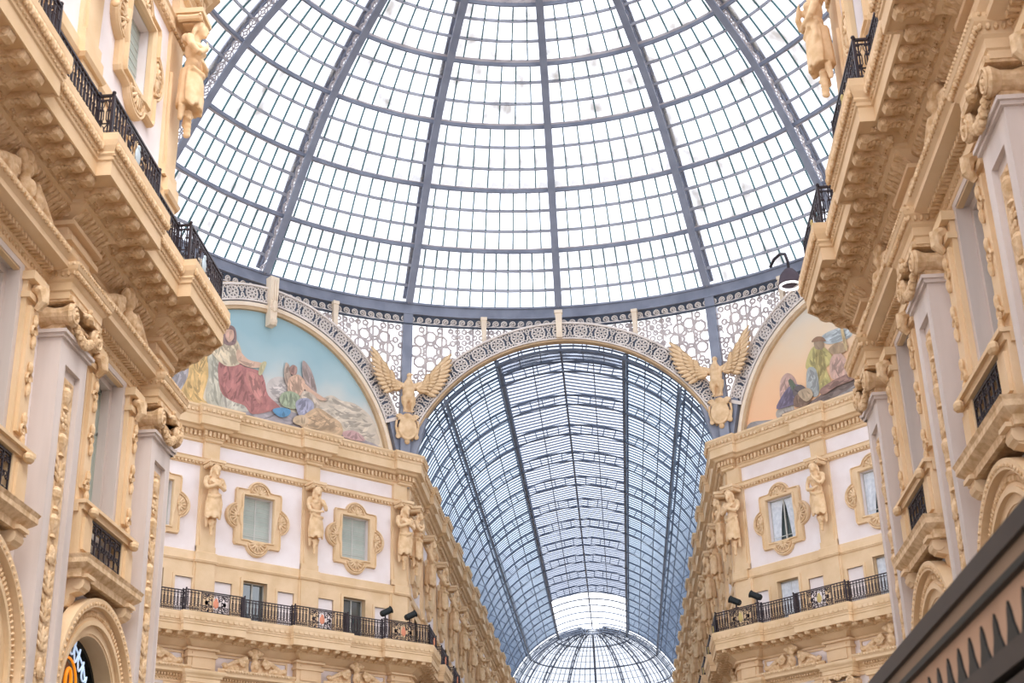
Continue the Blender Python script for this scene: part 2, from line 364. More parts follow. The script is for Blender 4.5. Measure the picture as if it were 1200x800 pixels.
def archivolt():
    mb = MB(); cz = 5.8
    for r0, r1, y in ((1.36, 1.50, -.06), (1.50, 1.58, -.13), (1.58, 1.80, -.09), (1.80, 1.95, -.20)): mb.arc(0, cz, r0, r1, 0, PI, y, .02, 40); [mb.box(*sorted((s*r0, s*r1)), y, .02, 0, cz) for s in (-1, 1)]
    mb.arc(0, cz, 1.32, 1.37, 0, PI, -.04, .45, 40); [mb.box(*sorted((s*1.32, s*1.37)), -.04, .45, 0, cz) for s in (-1, 1)]
    return mb.mesh('archivolt', BEIGE)
def arch_beads():
    mb = MB()
    for i in range(60): a = PI*(i+.5)/60; mb.ell((1.69*math.cos(a), -.10, 5.8+1.69*math.sin(a)), (.06, .035, .028), Matrix.Rotation(-a, 3, 'Y'), 6, 4)
    for i in range(60):
        a = PI*(i+.5)/44; mb.ell((1.86*math.cos(a), -.21, 5.8+1.86*math.sin(a)), (.032, .025, .032), None, 5, 4)
    return mb.mesh('bead_moulding', CARVE)
M_ARCHV = archivolt(); M_ARCHB = arch_beads()
def disc(r, y, cz, zb, n, m):
    P = [(r*math.cos(PI*i/32), cz+r*math.sin(PI*i/32)) for i in range(33)]+[(-r, zb), (r, zb)]; b = MB(); b.poly(P, y, y+.02); return b.mesh(n, m)
M_FANP = disc(1.30, .34, 5.8, 2.5, 'pane', PANE)
def fanframe():
    mb = MB(); mb.arc(0, 5.8, 1.24, 1.34, 0, PI, .26, .40, 32); mb.box(-1.3, 1.3, .26, .36, 5.3, 5.42); mb.arc(0, 5.8, .98, 1.04, 0, PI, .29, .33, 28)
    return mb.mesh('fanlight_frame', BLACKG)
M_FANF = fanframe()

# soffit bracket (S scroll) and rosette; origin on the wall line, top at z=0
def bracket():
    mb = MB(); prof = [(.40, 0), (.94, 0), (.96, -.06), (.92, -.15), (.82, -.17), (.74, -.11), (.62, -.09), (.54, -.13), (.46, -.19), (.40, -.18)]
    mb.poly(prof, -.10, .10); mb.lathe([(.04, -.125), (.055, -.11), (.055, .11), (.04, .125)], (.88, 0, -.09), 10, 'y'); mb.lathe([(.04, -.125), (.055, -.11), (.055, .11), (.04, .125)], (.45, 0, -.11), 10, 'y')
    for j in range(4): mb.ell((.56+.07*j, 0, -.115), (.045, .07, .03), None, 6, 4)
    me = mb.mesh('bracket', CARVE); me.transform(Matrix.Rotation(-PI/2, 4, 'Z')); return me
def rosette():
    mb = MB()
    for j in range(6): a = PI*j/3; mb.ell((.055*math.cos(a), .055*math.sin(a), -.02), (.04, .025, .025), Matrix.Rotation(a, 3, 'Z'), 6, 4)
    mb.ell((0, 0, -.04), .028, None, 6, 4); return mb.mesh('rosette', CARVE)
M_BRK = bracket(); M_ROS = rosette()

# ---------------------------------------------------------------- statues: one melted body each, 2.75 m tall, feet end in a tapering block
def statue(kind):
    mb = MB(); y0 = -.36; f = kind
    # skirt with folds, flaring downward
    for i in range(13):
        a = PI*(i+.5)/13; x, y = math.cos(a), -math.sin(a)
        mb.tube([(.20*x, y0+.16*y, 1.35), (.27*x, y0+.20*y, 1.05), (.31*x+.02*math.sin(i*2.1), y0+.22*y, .70), (.33*x, y0+.24*y, .38+.05*math.sin(i*1.7))], [.07, .075, .075, .05], 6)
    mb.tube([(0, y0+.05, 1.4), (0, y0+.05, .45)], [.22, .27], 10)
    # sash and drape diagonal
    mb.tube([(-.30, y0-.08, 1.30), (-.05, y0-.24, 1.22), (.22, y0-.18, 1.36), (.30, y0, 1.45)], [.07, .08, .07, .06], 7)
    mb.tube([(.26, y0-.10, 1.32), (.33, y0-.10, 1.0), (.30, y0-.14, .66)], [.07, .07, .04], 6)
    # torso, neck, head
    mb.ell((0, y0, 1.50), (.24, .17, .22), None, 12, 8); mb.ell((0, y0-.02, 1.84), (.30, .20, .28), None, 12, 8)
    for s in (-1, 1): mb.ell((s*.13, y0-.14, 1.92), (.14, .09 if f == 0 else .12, .11), None, 10, 6); mb.ell((s*.34, y0, 2.03), (.12, .12, .13), None, 8, 6)
    lean = -.12
    mb.tube([(0, y0, 2.08), (0, y0+lean*.5, 2.30)], [.12, .10], 8)
    hy = y0+lean-.02; hz = 2.42
    mb.ell((0, hy, hz), (.135, .155, .18), None, 12, 8); mb.ell((0, hy-.15, hz-.03), (.026, .04, .055)); mb.ell((0, hy-.10, hz-.13), (.07, .06, .05))
    for s in (-1, 1): mb.ell((s*.055, hy-.145, hz+.035), (.03, .02, .014)); mb.ell((s*.055, hy-.14, hz+.07), (.045, .025, .012)); mb.ell((s*.14, hy, hz-.01), (.025, .035, .05))
    mb.ell((0, hy-.145, hz-.10), (.04, .015, .012))
    for i in range(9):   # hair
        a = PI*i/8; mb.ell((.15*math.cos(a), hy+.02, hz+.05+.13*math.sin(a)), (.07, .11, .07), None, 7, 5)
    for s in (-1, 1): mb.tube([(s*.15, hy+.06, hz+.08), (s*.19, hy+.10, hz-.10), (s*.17, hy+.14, hz-.28)], [.06, .06, .04], 6)
    if f == 0:
        mb.tube([(0, hy-.1, hz-.13), (0, hy-.13, hz-.26)], [.07, .04], 6)      # beard
        for s in (-1, 1):   # arms crossed on the chest
            mb.tube([(s*.36, y0, 2.04), (s*.43, y0-.08, 1.80), (s*.40, y0-.18, 1.60)], [.11, .10, .085], 8)
            mb.tube([(s*.40, y0-.18, 1.60), (s*.12, y0-.30, 1.70), (-s*.14, y0-.30, 1.82)], [.085, .075, .055], 8)
            hand(mb, (-s*.16, y0-.30, 1.84), (-s*.8, 0, .5))
    else:   # one arm across the waist, the other raised to the breast
        mb.tube([(.36, y0, 2.04), (.43, y0-.06, 1.78), (.38, y0-.16, 1.52)], [.10, .09, .08], 8); mb.tube([(.38, y0-.16, 1.52), (.10, y0-.28, 1.46), (-.10, y0-.28, 1.50)], [.08, .07, .05], 8); hand(mb, (-.12, y0-.28, 1.51), (-.9, 0, .2))
        mb.tube([(-.36, y0, 2.04), (-.44, y0-.10, 1.78), (-.36, y0-.24, 1.62)], [.10, .09, .08], 8); mb.tube([(-.36, y0-.24, 1.62), (-.20, y0-.34, 1.80), (-.04, y0-.32, 1.98)], [.08, .07, .05], 8); hand(mb, (-.03, y0-.32, 2.0), (.4, 0, .9))
    mb.tube([(-.3, y0+.1, 2.1), (0, y0+.18, 2.22), (.3, y0+.1, 2.1)], .10, 7)
    mb.box(-.16, .16, y0-.05, -.1, 2.55, 2.64)
    # garland under the skirt
    for j in range(6): mb.ell((0, y0+.02, .30-.11*j), (.12-.012*j, .10, .08), None, 7, 5)
    mb.ell((.08, y0-.02, .25), (.07, .07, .06)); mb.ell((-.08, y0-.02, .12), (.07, .07, .06))
    for s in (-1, 1): mb.tube([(s*.2, y0+.1, .40), (s*.16, y0+.15, .05)], [.09, .06], 6)
    return sculpt(mb, 'statue_body', CARVE2, .026)
def hand(mb, p, d):
    p = Vector(p); d = Vector(d).normalized(); side = d.cross(Vector((0, 1, 0))).normalized()
    mb.ell(p, (.06, .035, .06))
    for k in range(4): o = side*(k-1.5)*.03; mb.tube([p+o, p+o+d*(.09+.01*(k in (1, 2)))+Vector((0, .01, 0)), p+o+d*.15+Vector((0, .03, 0))], [.017, .015, .012], 5)
    mb.tube([p-side*.05, p-side*.08+d*.06], [.018, .013], 5)
CARVE2 = mat('pale_ochre_statue_stone', (232, 202, 164), c2=(212, 178, 136), scale=3)
M_ST = [statue(0), statue(1)]
def cap_block():
    mb = MB(); mb.box(-.30, .30, -.56, 0, 2.64, 2.72); mb.box(-.36, .36, -.62, 0, 2.72, 2.84)
    for s in (-1, 1): mb.tube(spiral((s*.28, 2.62), .09, 1.3, s, 10, y=-.56), .03, 5); mb.lathe([(.09, -.56), (.07, -.3), (.09, -.05)], (s*.28, 0, 2.62), 8, 'y')
    return mb.mesh('volute_cap', BEIGE)
M_STCAP = cap_block()
# ---------------------------------------------------------------- building blocks (four, one at each side of each arcade mouth)
class Block:
    def __init__(b, sg, nf, name):
        b.sg, b.nf, b.name = sg, nf, name; b.C = Vector((sg*H, nf*A)); b.far = nf > 0
        b.w = {'arm': Vector((0, nf)), 'diag': Vector((sg*S2, -nf*S2))}; b.n = {'arm': Vector((-sg, 0)), 'diag': Vector((-sg*S2, -nf*S2))}
        b.cen = {'diag': [5.13, 10.1], 'arm': [(5.3 if sg < 0 else 5.5)+5.1*i for i in range(12 if b.far else 6)]}
        b.end = {'diag': 14.74, 'arm': 64.0 if b.far else 36.0}
        b.root = tag(bpy.data.objects.new(name, None), kind='structure'); COL.objects.link(b.root)
    def bays(b, e):
        if e == 'diag': return [(0, 5.13, 2.78), (5.13, 10.1, 7.72), (10.1, 14.74, 12.45)]
        c = b.cen[e]; r = [(0, c[0], 2.78)]+[(c[i], c[i+1], (c[i]+c[i+1])/2) for i in range(len(c)-1)]
        return r
    def M(b, e, s, d=0., z=0.):
        w, n = b.w[e], b.n[e]; p = b.C+w*s+n*d; y = -n
        return Matrix(((y.y, y.x, 0, p.x), (-y.x, y.y, 0, p.y), (0, 0, 1, z), (0, 0, 0, 1)))
    def xs(b, e):   # +1 when viewer's right runs away from the corner
        y = -b.n[e]; x = Vector((y.y, -y.x)); return 1 if x.dot(b.w[e]) > 0 else -1
    def edge(b, e, fw, hw, cw, base=0., smax=None, smin=0.):
        """points away from the corner, offsets base (recess) / base+fw (forward)"""
        end = smax or b.end[e]; P = []; w, n = b.w[e], b.n[e]
        def at(s, o): P.append(tuple(b.C+w*s+n*(base+o)))
        if fw == 0: at(end, 0); return P
        at(cw, fw); at(cw, 0)
        for c in b.cen[e]:
            if c+hw > end: break
            at(c-hw, 0); at(c-hw, fw); at(c+hw, fw); at(c+hw, 0)
        if e == 'diag': at(end-cw, 0); at(end-cw, fw); at(end+.4*(base+fw), fw)
        else: at(end, 0)
        return P
    def path(b, fw=0., hw=1., cw=1., base=0., amax=None):
        d = b.edge('diag', fw, hw, cw, base); a = b.edge('arm', fw, hw, cw, base, amax)
        n1, n2 = b.n['arm'], b.n['diag']; c = [tuple(b.C+(n1+n2)*((base+fw)/(1+n1.dot(n2))))]
        return d[::-1]+c+a if b.sg*b.nf < 0 else a[::-1]+c+d
    def run(b, name, prof, m, amax=None, **k):
        mb = MB(); mb.sweep(b.path(amax=amax, **k), prof); return build(mb, name, m, b.root)
def along(path, step, least=.3):
    """(point, direction) every step along each straight of a plan path"""
    for p, q in zip(path[:-1], path[1:]):
        p, q = Vector(p), Vector(q); L = (q-p).length
        if L < max(step*.8, least): continue
        n = max(1, round(L/step)); d = (q-p)/L
        for i in range(n): yield p+d*(L*(i+.5)/n), d
def offset(pts, d):
    n = len(pts); out = []
    def nrm(a, b): v = (Vector(b)-Vector(a)).normalized(); return Vector((v.y, -v.x))
    for i, p in enumerate(pts):
        e = ([nrm(pts[i-1], p)] if i > 0 else [])+([nrm(p, pts[i+1])] if i < n-1 else [])
        m = e[0] if len(e) == 1 else (e[0]+e[1])/max(.2, 1+e[0].dot(e[1])); out.append((p[0]+m.x*d, p[1]+m.y*d))
    return out
BL = {'nl': Block(-1, -1, 'wall_near_left'), 'nr': Block(1, -1, 'wall_near_right'), 'fl': Block(-1, 1, 'wall_far_left'), 'fr': Block(1, 1, 'wall_far_right')}
BALC = [(0, 13.30), (.06, 13.34), (.06, 13.42), (.12, 13.46), (.34, 13.66), (.40, 13.68), (.40, 13.74), (.50, 13.78), (.56, 13.86), (.96, 13.86), (.96, 13.82), (1.0, 13.82), (1.0, 14.08), (1.03, 14.10), (1.03, 14.16), (1.06, 14.20), (1.05, 14.24), (1.09, 14.34), (1.11, 14.44), (1.11, 14.57), (0, 14.57)]
ENT = [(0, 11.92), (.10, 11.92), (.10, 12.04), (.13, 12.06), (.13, 12.20), (.17, 12.24), (.19, 12.30), (.26, 12.38), (.28, 12.44), (.28, 12.50), (0, 12.52)]
CORN = [(0, 21.92), (.10, 21.96), (.10, 22.04), (.16, 22.08), (.16, 22.34), (.34, 22.38), (.42, 22.46), (.58, 22.50), (.58, 22.86), (.62, 22.90), (.62, 22.96), (.72, 23.18), (.75, 23.22), (.75, 23.30), (-.30, 23.32)]
BAND = [(0, 16.84), (.10, 16.86), (.14, 16.94), (.08, 16.98), (.08, 17.28), (0, 17.32)]
STR = [(0, 20.92), (.06, 20.94), (.06, 21.02), (.14, 21.08), (.14, 21.20), (.18, 21.24), (0, 21.28)]
def ord_(i): return ['first', 'second', 'third', 'fourth', 'fifth', 'sixth', 'seventh', 'eighth', 'ninth', 'tenth', 'eleventh', 'twelfth', 'thirteenth'][i]
WHERE = {('fl', 'diag'): 'on the wall below the blue-sky painting', ('fr', 'diag'): 'on the wall below the peach-sky painting',
         ('fl', 'arm'): 'on the far arcade wall past the blue-sky painting', ('fr', 'arm'): 'on the far arcade wall beyond the peach-sky painting',
         ('nl', 'arm'): 'on the near wall with the neon sign', ('nr', 'arm'): 'on the near wall behind the dark canopy'}
nwin = 0
PL = {('fl', 'diag'): 'from the eagle under the blue-sky painting', ('fr', 'diag'): 'from the eagle under the peach-sky painting', ('fl', 'arm'): 'from the eagle along the left wall of the far arcade',
      ('fr', 'arm'): 'from the eagle along the right wall of the far arcade', ('nl', 'arm'): 'from the octagon corner on the near left wall', ('nr', 'arm'): 'from the octagon corner on the near right wall'}
def upper_window(b, k, e, c, i):
    global nwin; nwin += 1
    w = thing(f'window_{nwin}', b.M(e, c, 0, 19.1), kind='structure', cat='window', label=f'{ord_(i)} window with lobed stone surround {PL[(k, e)]}')
    put('window_surround', M_SURR, w)
    if (b.far and e == 'diag') or (not b.far):
        for a, x, z in ((0, 0, 1.06), (PI, 0, -1.06), (-PI/2, -.98, 0), (PI/2, .98, 0)): put('shell_ornament', M_SHELL, w, Matrix.Translation((x, 0, z)) @ Matrix.Rotation(a, 4, 'Y'))
    put('frame', M_UFR, w)
    for s in (-1, 1):
        if k in ('fl', 'nl'): put('shutter', M_SHUT, w, Matrix.Translation((s*.35, 0, 0))); put('shutter_slats', M_SLAT, w, Matrix.Translation((s*.35, 0, 0)))
        else:
            put('pane', M_UPANE, w, Matrix.Translation((s*.35, .06, 0))); put('curtain', M_CURT, w, Matrix.Translation((s*.35, -.12, 0)) @ (Matrix.Scale(-1, 4, (1, 0, 0)) if s > 0 else Matrix.Identity(4)))
    return w
M_MFR = win_frame(.57, .95, .22, True, False).mesh('frame', WFRAME); M_MPANE = qbox(-.25, .25, .21, .22, -.9, .9, 'pane', PANE)
def mezz_window(b, k, e, c, i):
    global nwin; nwin += 1
    w = thing(f'window_{nwin}', b.M(e, c, 0, 15.47), kind='structure', cat='window', label=f'{ord_(i)} small balcony-level window {PL[(k, e)]}')
    put('frame', M_MFR, w)
    for s in (-1, 1):
        put('pane', M_MPANE, w, Matrix.Translation((s*.28, 0, 0)))
        if k == 'fr': put('curtain', M_CURTF, w, Matrix.Translation((s*.28, -.16, 0)) @ Matrix.Scale(.8, 4, (1, 0, 0)))
def lower_window(b, k, e, c, detail, i):
    global nwin; nwin += 1
    w = thing(f'window_{nwin}', b.M(e, c), kind='structure', cat='window', label=f'{ord_(i)} tall pedimented window {PL[(k, e)]}')
    put('reveal', M_REVEAL, w); put('frame', M_LWF, w)
    for s in (-1, 1):
        put('jamb', M_JAMB[s], w); put('pane', M_LWP, w, Matrix.Translation((s*.285, 0, 0)))
        if detail: put('jamb_scrolls', M_JD[s], w)
        if k == 'nl': put('curtain', M_LCUR, w, Matrix.Translation((s*.285, -.09, 0)))
        put('console', M_CONS, w, Matrix.Translation((s*1.08, 0, 7.74)))
    put('pediment_cornice', M_HOOD, w); put('dentils', M_HB, w)['kind'] = 'stuff'; put('crest', M_CREST, w); [put(n_, m_, w, Matrix.Translation((0, 0, .17))) for n_, m_ in (('parapet', M_PARA), ('slab', M_SLAB), ('grille', M_GRIL))]
def arch_opening(b, e, c, k, i):
    global nwin; nwin += 1
    w = thing(f'window_{nwin}', b.M(e, c, .18, -.12), kind='structure', cat='window', label=f'{ord_(i)} round-arched shop opening {PL[(k, e)]}')
    put('archivolt', M_ARCHV, w); put('bead_moulding', M_ARCHB, w)['kind'] = 'stuff'; put('pane', M_FANP, w); put('fanlight_frame', M_FANF, w)
def wall_meshes(b, e, lo, nb):
    up = MB(); mz = MB(); pan = MB(); low = MB(); pier = MB()
    for i, (s0, s1, c) in enumerate(b.bays(e)):
        for m in (up, mz, pan, low): m.T = b.M(e, c)
        xs = b.xs(e); x0, x1 = sorted(((s0-c)*xs, (s1-c)*xs))
        up.box(x0, -.72, 0, .5, 17.0, 22.0); up.box(.72, x1, 0, .5, 17.0, 22.0); up.box(-.72, .72, 0, .5, 17.0, 18.16); up.box(-.72, .72, 0, .5, 20.04, 22.0)
        up.box(-.8, .8, .5, .55, 14.3, 20.4)
        for a, q in ((x0, -1.88), (-1.08, -.57), (.57, 1.08), (1.88, x1)): mz.box(a, q, -.06, .5, 14.3, 17.0)
        for a, q, z in ((-1.88, -1.08, 16.2), (1.08, 1.88, 16.2), (-.57, .57, 16.42)): mz.box(a, q, -.06, .5, z, 17.0)
        for s in (-1, 1):
            a, q = sorted((s*1.88, s*1.08)); pan.box(a, q, 0, .4, 14.3, 16.2)
            for u, v, z0, z1 in ((a-.1, a, 14.3, 16.3), (q, q+.1, 14.3, 16.3), (a, q, 16.2, 16.3)): mz.box(u, v, -.10, 0, z0, z1)
        for u, v, z0, z1 in ((-.69, -.57, 14.3, 16.54), (.57, .69, 14.3, 16.54), (-.57, .57, 16.42, 16.54)): mz.box(u, v, -.11, 0, z0, z1)
        if lo:
            low.box(x0, -1.4, 0, .5, 0, 5.8); low.box(1.4, x1, 0, .5, 0, 5.8)
            for s in (-1, 1):
                P = [(s*1.4*math.cos(PI/2*j/10), 5.8+1.4*math.sin(PI/2*j/10)) for j in range(11)]+[(0, 7.9), ((x1 if s > 0 else x0), 7.9), ((x1 if s > 0 else x0), 5.8)]
                low.poly(P, 0, .5)
            low.box(x0, -.86, 0, .5, 7.9, 12.0); low.box(.86, x1, 0, .5, 7.9, 12.0); low.box(x0, x1, 0, .5, 12.0, 14.4)
            low.box(-1.6, 1.6, .7, .75, 0, 12)
    for m, nme, mt in ((up, 'plaster_face', WHITE), (mz, 'mezzanine_band', BEIGE), (pan, 'white_panels', WHITE), (low, 'lower_plaster_face', WHITE)):
        if m.v: build(m, nme, mt, b.root)
M_PIERU = MB()
M_PIERU.poly([(-.28, 17.3), (.28, 17.3), (.34, 18.5), (.36, 19.9), (-.36, 19.9), (-.34, 18.5)], -.14, 0); M_PIERU.box(-.42, .42, -.08, 0, 17.3, 20.95); M_PIERU.box(-.42, .42, -.16, 0, 17.3, 17.55); M_PIERU.box(-.36, .36, -.18, -.0, 21.24, 21.95); M_PIERU.box(-.42, .42, -.16, 0, 14.5, 16.9); M_PIERU.box(-.50, .50, -.10, 0, 14.5, 16.9)
M_PIERU = M_PIERU.mesh('upper_pilaster', BEIGE)
M_PIERL = MB(); M_PIERL.box(-.60, .60, -.30, 0, 12.5, 13.45); M_PIERL.box(-.42, .42, -.34, -.3, 12.62, 13.25); M_PIERL.box(-.66, .66, -.40, 0, 13.05, 13.15); M_PIERL.box(-.70, .70, -.44, 0, 13.32, 13.40)
M_PIERL = M_PIERL.mesh('attic_pier', BEIGE)
M_APAN = MB()
for u, v, z0, z1 in ((-1.7, -1.62, 12.62, 13.2), (1.62, 1.7, 12.62, 13.2), (-1.7, 1.7, 13.2, 13.28), (-1.7, 1.7, 12.56, 12.62)): M_APAN.box(u, v, -.05, 0, z0, z1)
M_APAN = M_APAN.mesh('attic_panel_moulding', BEIGE)

def statue_at(b, k, e, s, i, kind, label, grp):
    near = not b.far
    t = thing('telamon_statue', b.M(e, s+(.2 if near and i == 0 else 0), .16 if near else .12, 18.24+(.36 if near else 0)), label=label, cat='statue', group=grp)
    put('body', M_ST[kind], t, Matrix.Diagonal((-1 if i % 2 else 1, 1, 1, 1))); put('volute_cap', M_STCAP, t)

for k, b in BL.items():
    far = b.far; nb_arm = len(b.bays('arm')) if far else 3
    wall_meshes(b, 'arm', True, nb_arm)
    wall_meshes(b, 'diag', True, 3)
    tag(b.root, {'nl': 'ochre and white facade of the near left wall', 'nr': 'ochre and white facade of the near right wall', 'fl': 'ochre and white facade block below the blue-sky painting', 'fr': 'ochre and white facade block below the peach-sky painting'}[k], 'wall')
    amax = b.end['arm']
    b.run('balcony_cornice', BALC, BEIGE, fw=.25, hw=.38, cw=.95, amax=amax); b.run('entablature', ENT, BEIGE, fw=.40, hw=.62, cw=1.08, amax=amax)
    b.run('main_cornice', CORN, BEIGE, fw=.20, hw=.30, cw=.45, amax=amax); b.run('string_course', BAND, BEIGE, fw=.12, hw=.40, cw=.62, amax=amax); b.run('dentil_string', STR, BEIGE, amax=amax)
    # carved repeats along the mouldings
    lim = amax if far else 18.0
    def carved(name, path, step, fn, off, m=CARVE):   # repeats follow the moulding at its own distance from the wall
        mb = MB()
        for p, d in along(offset(path, off), step):
            mb.T = Matrix(((d.x, -d.y, 0, p.x), (d.y, d.x, 0, p.y), (0, 0, 1, 0), (0, 0, 0, 1))) @ Matrix.Translation((0, off, 0)); fn(mb)
        if mb.v: build(mb, name, m, b.root, stuff=True)
    # in these frames +x runs along the path and -y is the hall side
    pc = b.path(fw=.20, hw=.30, cw=.45, amax=lim); pb = b.path(fw=.25, hw=.38, cw=.95, amax=lim); pe = b.path(fw=.40, hw=.62, cw=1.08, amax=lim); p0 = b.path(amax=lim)
    carved('dentils', pc, .20, lambda m: m.box(-.055, .055, -.28, -.15, 22.12, 22.33), .28)
    carved('leaf_moulding', pc, .22, lambda m: m.box(-.07, .07, -.71, -.62, 23.0, 23.14), .66)
    carved('dentils', p0, .17, lambda m: m.box(-.05, .05, -.15, -.05, 20.96, 21.05), .1)
    if far: carved('leaf_moulding', pb, .25, lambda m: m.box(-.08, .08, -1.10, -1.05, 14.26, 14.38), 1.08, BEIGE)
    else:
        carved('leaf_moulding', pb, .11, lambda m: (m.ell((0, -1.10, 14.32), (.045, .05, .09), None, 5, 4), m.ell((0, -1.04, 14.18), (.035, .03, .03), None, 5, 3)), 1.08)
        carved('acanthus_moulding', pb, .15, lambda m: (m.hexa([(-.06, -.10, 13.44), (.06, -.10, 13.44), (.05, -.12, 13.50), (-.05, -.12, 13.50), (-.05, -.34, 13.60), (.05, -.34, 13.60), (.06, -.34, 13.70), (-.06, -.34, 13.70)]), m.ell((.075, -.24, 13.54), (.018, .07, .03), None, 5, 4)), .24)
        carved('bead_moulding', pb, .09, lambda m: m.ell((0, -.47, 13.75), (.035, .03, .035), None, 5, 3), .47)
        carved('bead_moulding', pe, .09, lambda m: (m.ell((0, -.22, 12.32), (.035, .05, .05), None, 5, 4), m.ell((0, -.28, 12.47), (.035, .03, .04), None, 5, 3)), .24)
    # soffit brackets and rosettes, each its own part
    nbk = 0
    for p, d in along(offset(pb, .7), .52):
        s_arm = abs(p.y)-A
        if s_arm > (26 if far else 17) or nbk > 290: continue
        if far and s_arm > 16: continue
        if not far and s_arm < -1.6: continue
        M = Matrix(((d.x, -d.y, 0, p.x), (d.y, d.x, 0, p.y), (0, 0, 1, 13.86), (0, 0, 0, 1))) @ Matrix.Translation((0, .7, 0)); nbk += 1
        put('bracket', M_BRK, b.root, M)
        if not far: put('rosette', M_ROS, b.root, M @ Matrix.Translation((.26, -.70, 0)))
    for e in ('arm', 'diag'):
        if e == 'diag' and not far: pass
        cs = b.cen[e] if e == 'arm' else b.cen[e]
        sts = [.40]+list(cs)+([14.34] if e == 'diag' else [])
        for i, s in enumerate(sts):
            corner = s in (.40, 14.34)
            if not far and (s > 17): continue
            put('upper_pilaster', M_PIERU, b.root, b.M(e, s))
            put('attic_pier', M_PIERL, b.root, b.M(e, s+(.06 if corner else 0)) @ Matrix.Diagonal((.8 if corner else 1, 1, 1, 1)))
            if (far and (e == 'diag' or s < 12)) or (not far):
                r = put('lower_pilaster', M_SHAFT, b.root, b.M(e, .42 if corner and s < 1 else s))
                put('relief', M_RELIEF, r); put('capital', M_CAP, r, Matrix.Translation((0, 0, 11.38)))
            if not far and e == 'diag': continue
            if not far and s > 1 and k == 'nl' and s > 12: continue
            wl = WHERE[(k, e)]
            if e == 'arm' and far:
                if i == 0: statue_at(b, k, e, s, i, 1, 'carved statue turned to the far arcade at the corner '+('left' if k == 'fl' else 'right')+' of it', 'carved statues along the far arcade')
                else: statue_at(b, k, e, s, i, i % 2, f"{ord_(i)} carved statue from the eagle along the {'left' if k == 'fl' else 'right'} wall of the far arcade" if i < 7 else f"small distant carved statue near the end of the {'left' if k == 'fl' else 'right'} wall of the far arcade", 'carved statues '+wl)
            elif e == 'diag': statue_at(b, k, e, s, i, i % 2, f'{ord_(i)} carved statue from the eagle '+wl, 'carved statues '+wl)
            else: statue_at(b, k, e, s, i, 1 if i == 0 else 0, f'{ord_(i)} carved statue from the octagon corner above the balcony, '+wl.replace('on the ', ''), 'carved statues above the near balconies')
        for i, (s0, s1, c) in enumerate(b.bays(e)):
            if not far and (c > 15 or e == 'diag'): continue
            if far and e == 'arm' and c > 60: continue
            upper_window(b, k, e, c, i)
            if e == 'diag' or not far or c < 20: mezz_window(b, k, e, c, i)
            if (not far) or e == 'diag' or c < 12:
                lower_window(b, k, e, c, not far, i); put('attic_panel_moulding', M_APAN, b.root, b.M(e, c))
            if not far: arch_opening(b, e, c, k, i)

# ---------------------------------------------------------------- balcony railings
def baluster(mb, z0=14.60, h=.82):
    mb.box(-.012, .012, -.012, .012, z0, z0+h)
    for z in (.30, .52, .70): mb.box(-.03, .03, -.02, .02, z0+z, z0+z+.035)
    mb.box(-.045, -.030, -.008, .008, z0+.34, z0+.52); mb.box(.030, .045, -.008, .008, z0+.34, z0+.52)
    mb.tube([(-.075, 0, z0+.02), (-.06, 0, z0+.18), (.0, 0, z0+.27), (.06, 0, z0+.18), (.075, 0, z0+.02)], .014, 3); mb.tube(spiral((-.035, z0+.10), .035, 1.2, 1, 6, y=0), .010, 3); mb.tube(spiral((.035, z0+.10), .035, 1.2, -1, 6, y=0), .010, 3); mb.box(-.07, .07, -.01, .01, z0+.72, z0+.745); mb.tube([(-.06, 0, z0+.73), (-.03, 0, z0+.60), (0, 0, z0+.56), (.03, 0, z0+.60), (.06, 0, z0+.73)], .009, 3)
def crest_panel():
    mb = MB(); W = .62
    mb.box(-W, W, -.012, .012, 14.62, 14.66); mb.box(-W, W, -.012, .012, 15.34, 15.38)
    for x in (-W, W): mb.box(x-.015, x+.015, -.015, .015, 14.6, 15.42)
    for q in range(9): x = -.56+.14*q; mb.box(x-.01, x+.01, .012, .02, 14.62, 15.38)
    for sx in (-1, 1):
        for sz in (-1, 1):
            mb.tube(spiral((sx*.48, 15.0+sz*.22), .12, 1.6, -sx, 14, y=0), .022, 4); mb.ell((sx*.40, 0, 15.0), (.08, .02, .09), None, 6, 4)
            mb.tube(spiral((sx*.24, 15.0+sz*.20), .13, 1.6, sx, 14, y=0), .016, 4); mb.tube(spiral((sx*.10, 15.0+sz*.29), .07, 1.3, -sx, 9, y=0), .014, 4)
            mb.ell((sx*.33, 0, 15.0+sz*.30), (.05, .02, .05), None, 5, 4); mb.ell((sx*.31, 0, 15.0+sz*.06), (.06, .02, .03), None, 5, 4); mb.ell((sx*.18, 0, 15.0+sz*.13), (.03, .02, .06), None, 5, 4)
    return mb.mesh('crest_panel', IRON)
def shield(m):
    mb = MB(); mb.ell((0, -.03, 14.98), (.125, .035, .17), None, 14, 7); mb.ell((0, -.04, 15.15), (.07, .03, .06), None, 8, 5); return mb.mesh('shield', m)
M_CP = crest_panel(); M_SH = {'fl': shield(mat('faded_coral_enamel', (226, 150, 120))), 'nl': shield(mat('pale_blue_enamel', (190, 205, 215))), 'x': shield(mat('worn_gold_enamel', (200, 180, 120)))}
M_POST = MB(); M_POST.box(-.025, .025, -.025, .025, 14.57, 15.44); M_POST.ell((0, 0, 15.47), .04, None, 6, 4); M_POST = M_POST.mesh('post', IRON)
M_BAL = MB(); baluster(M_BAL); M_BAL = M_BAL.mesh('baluster', IRON)
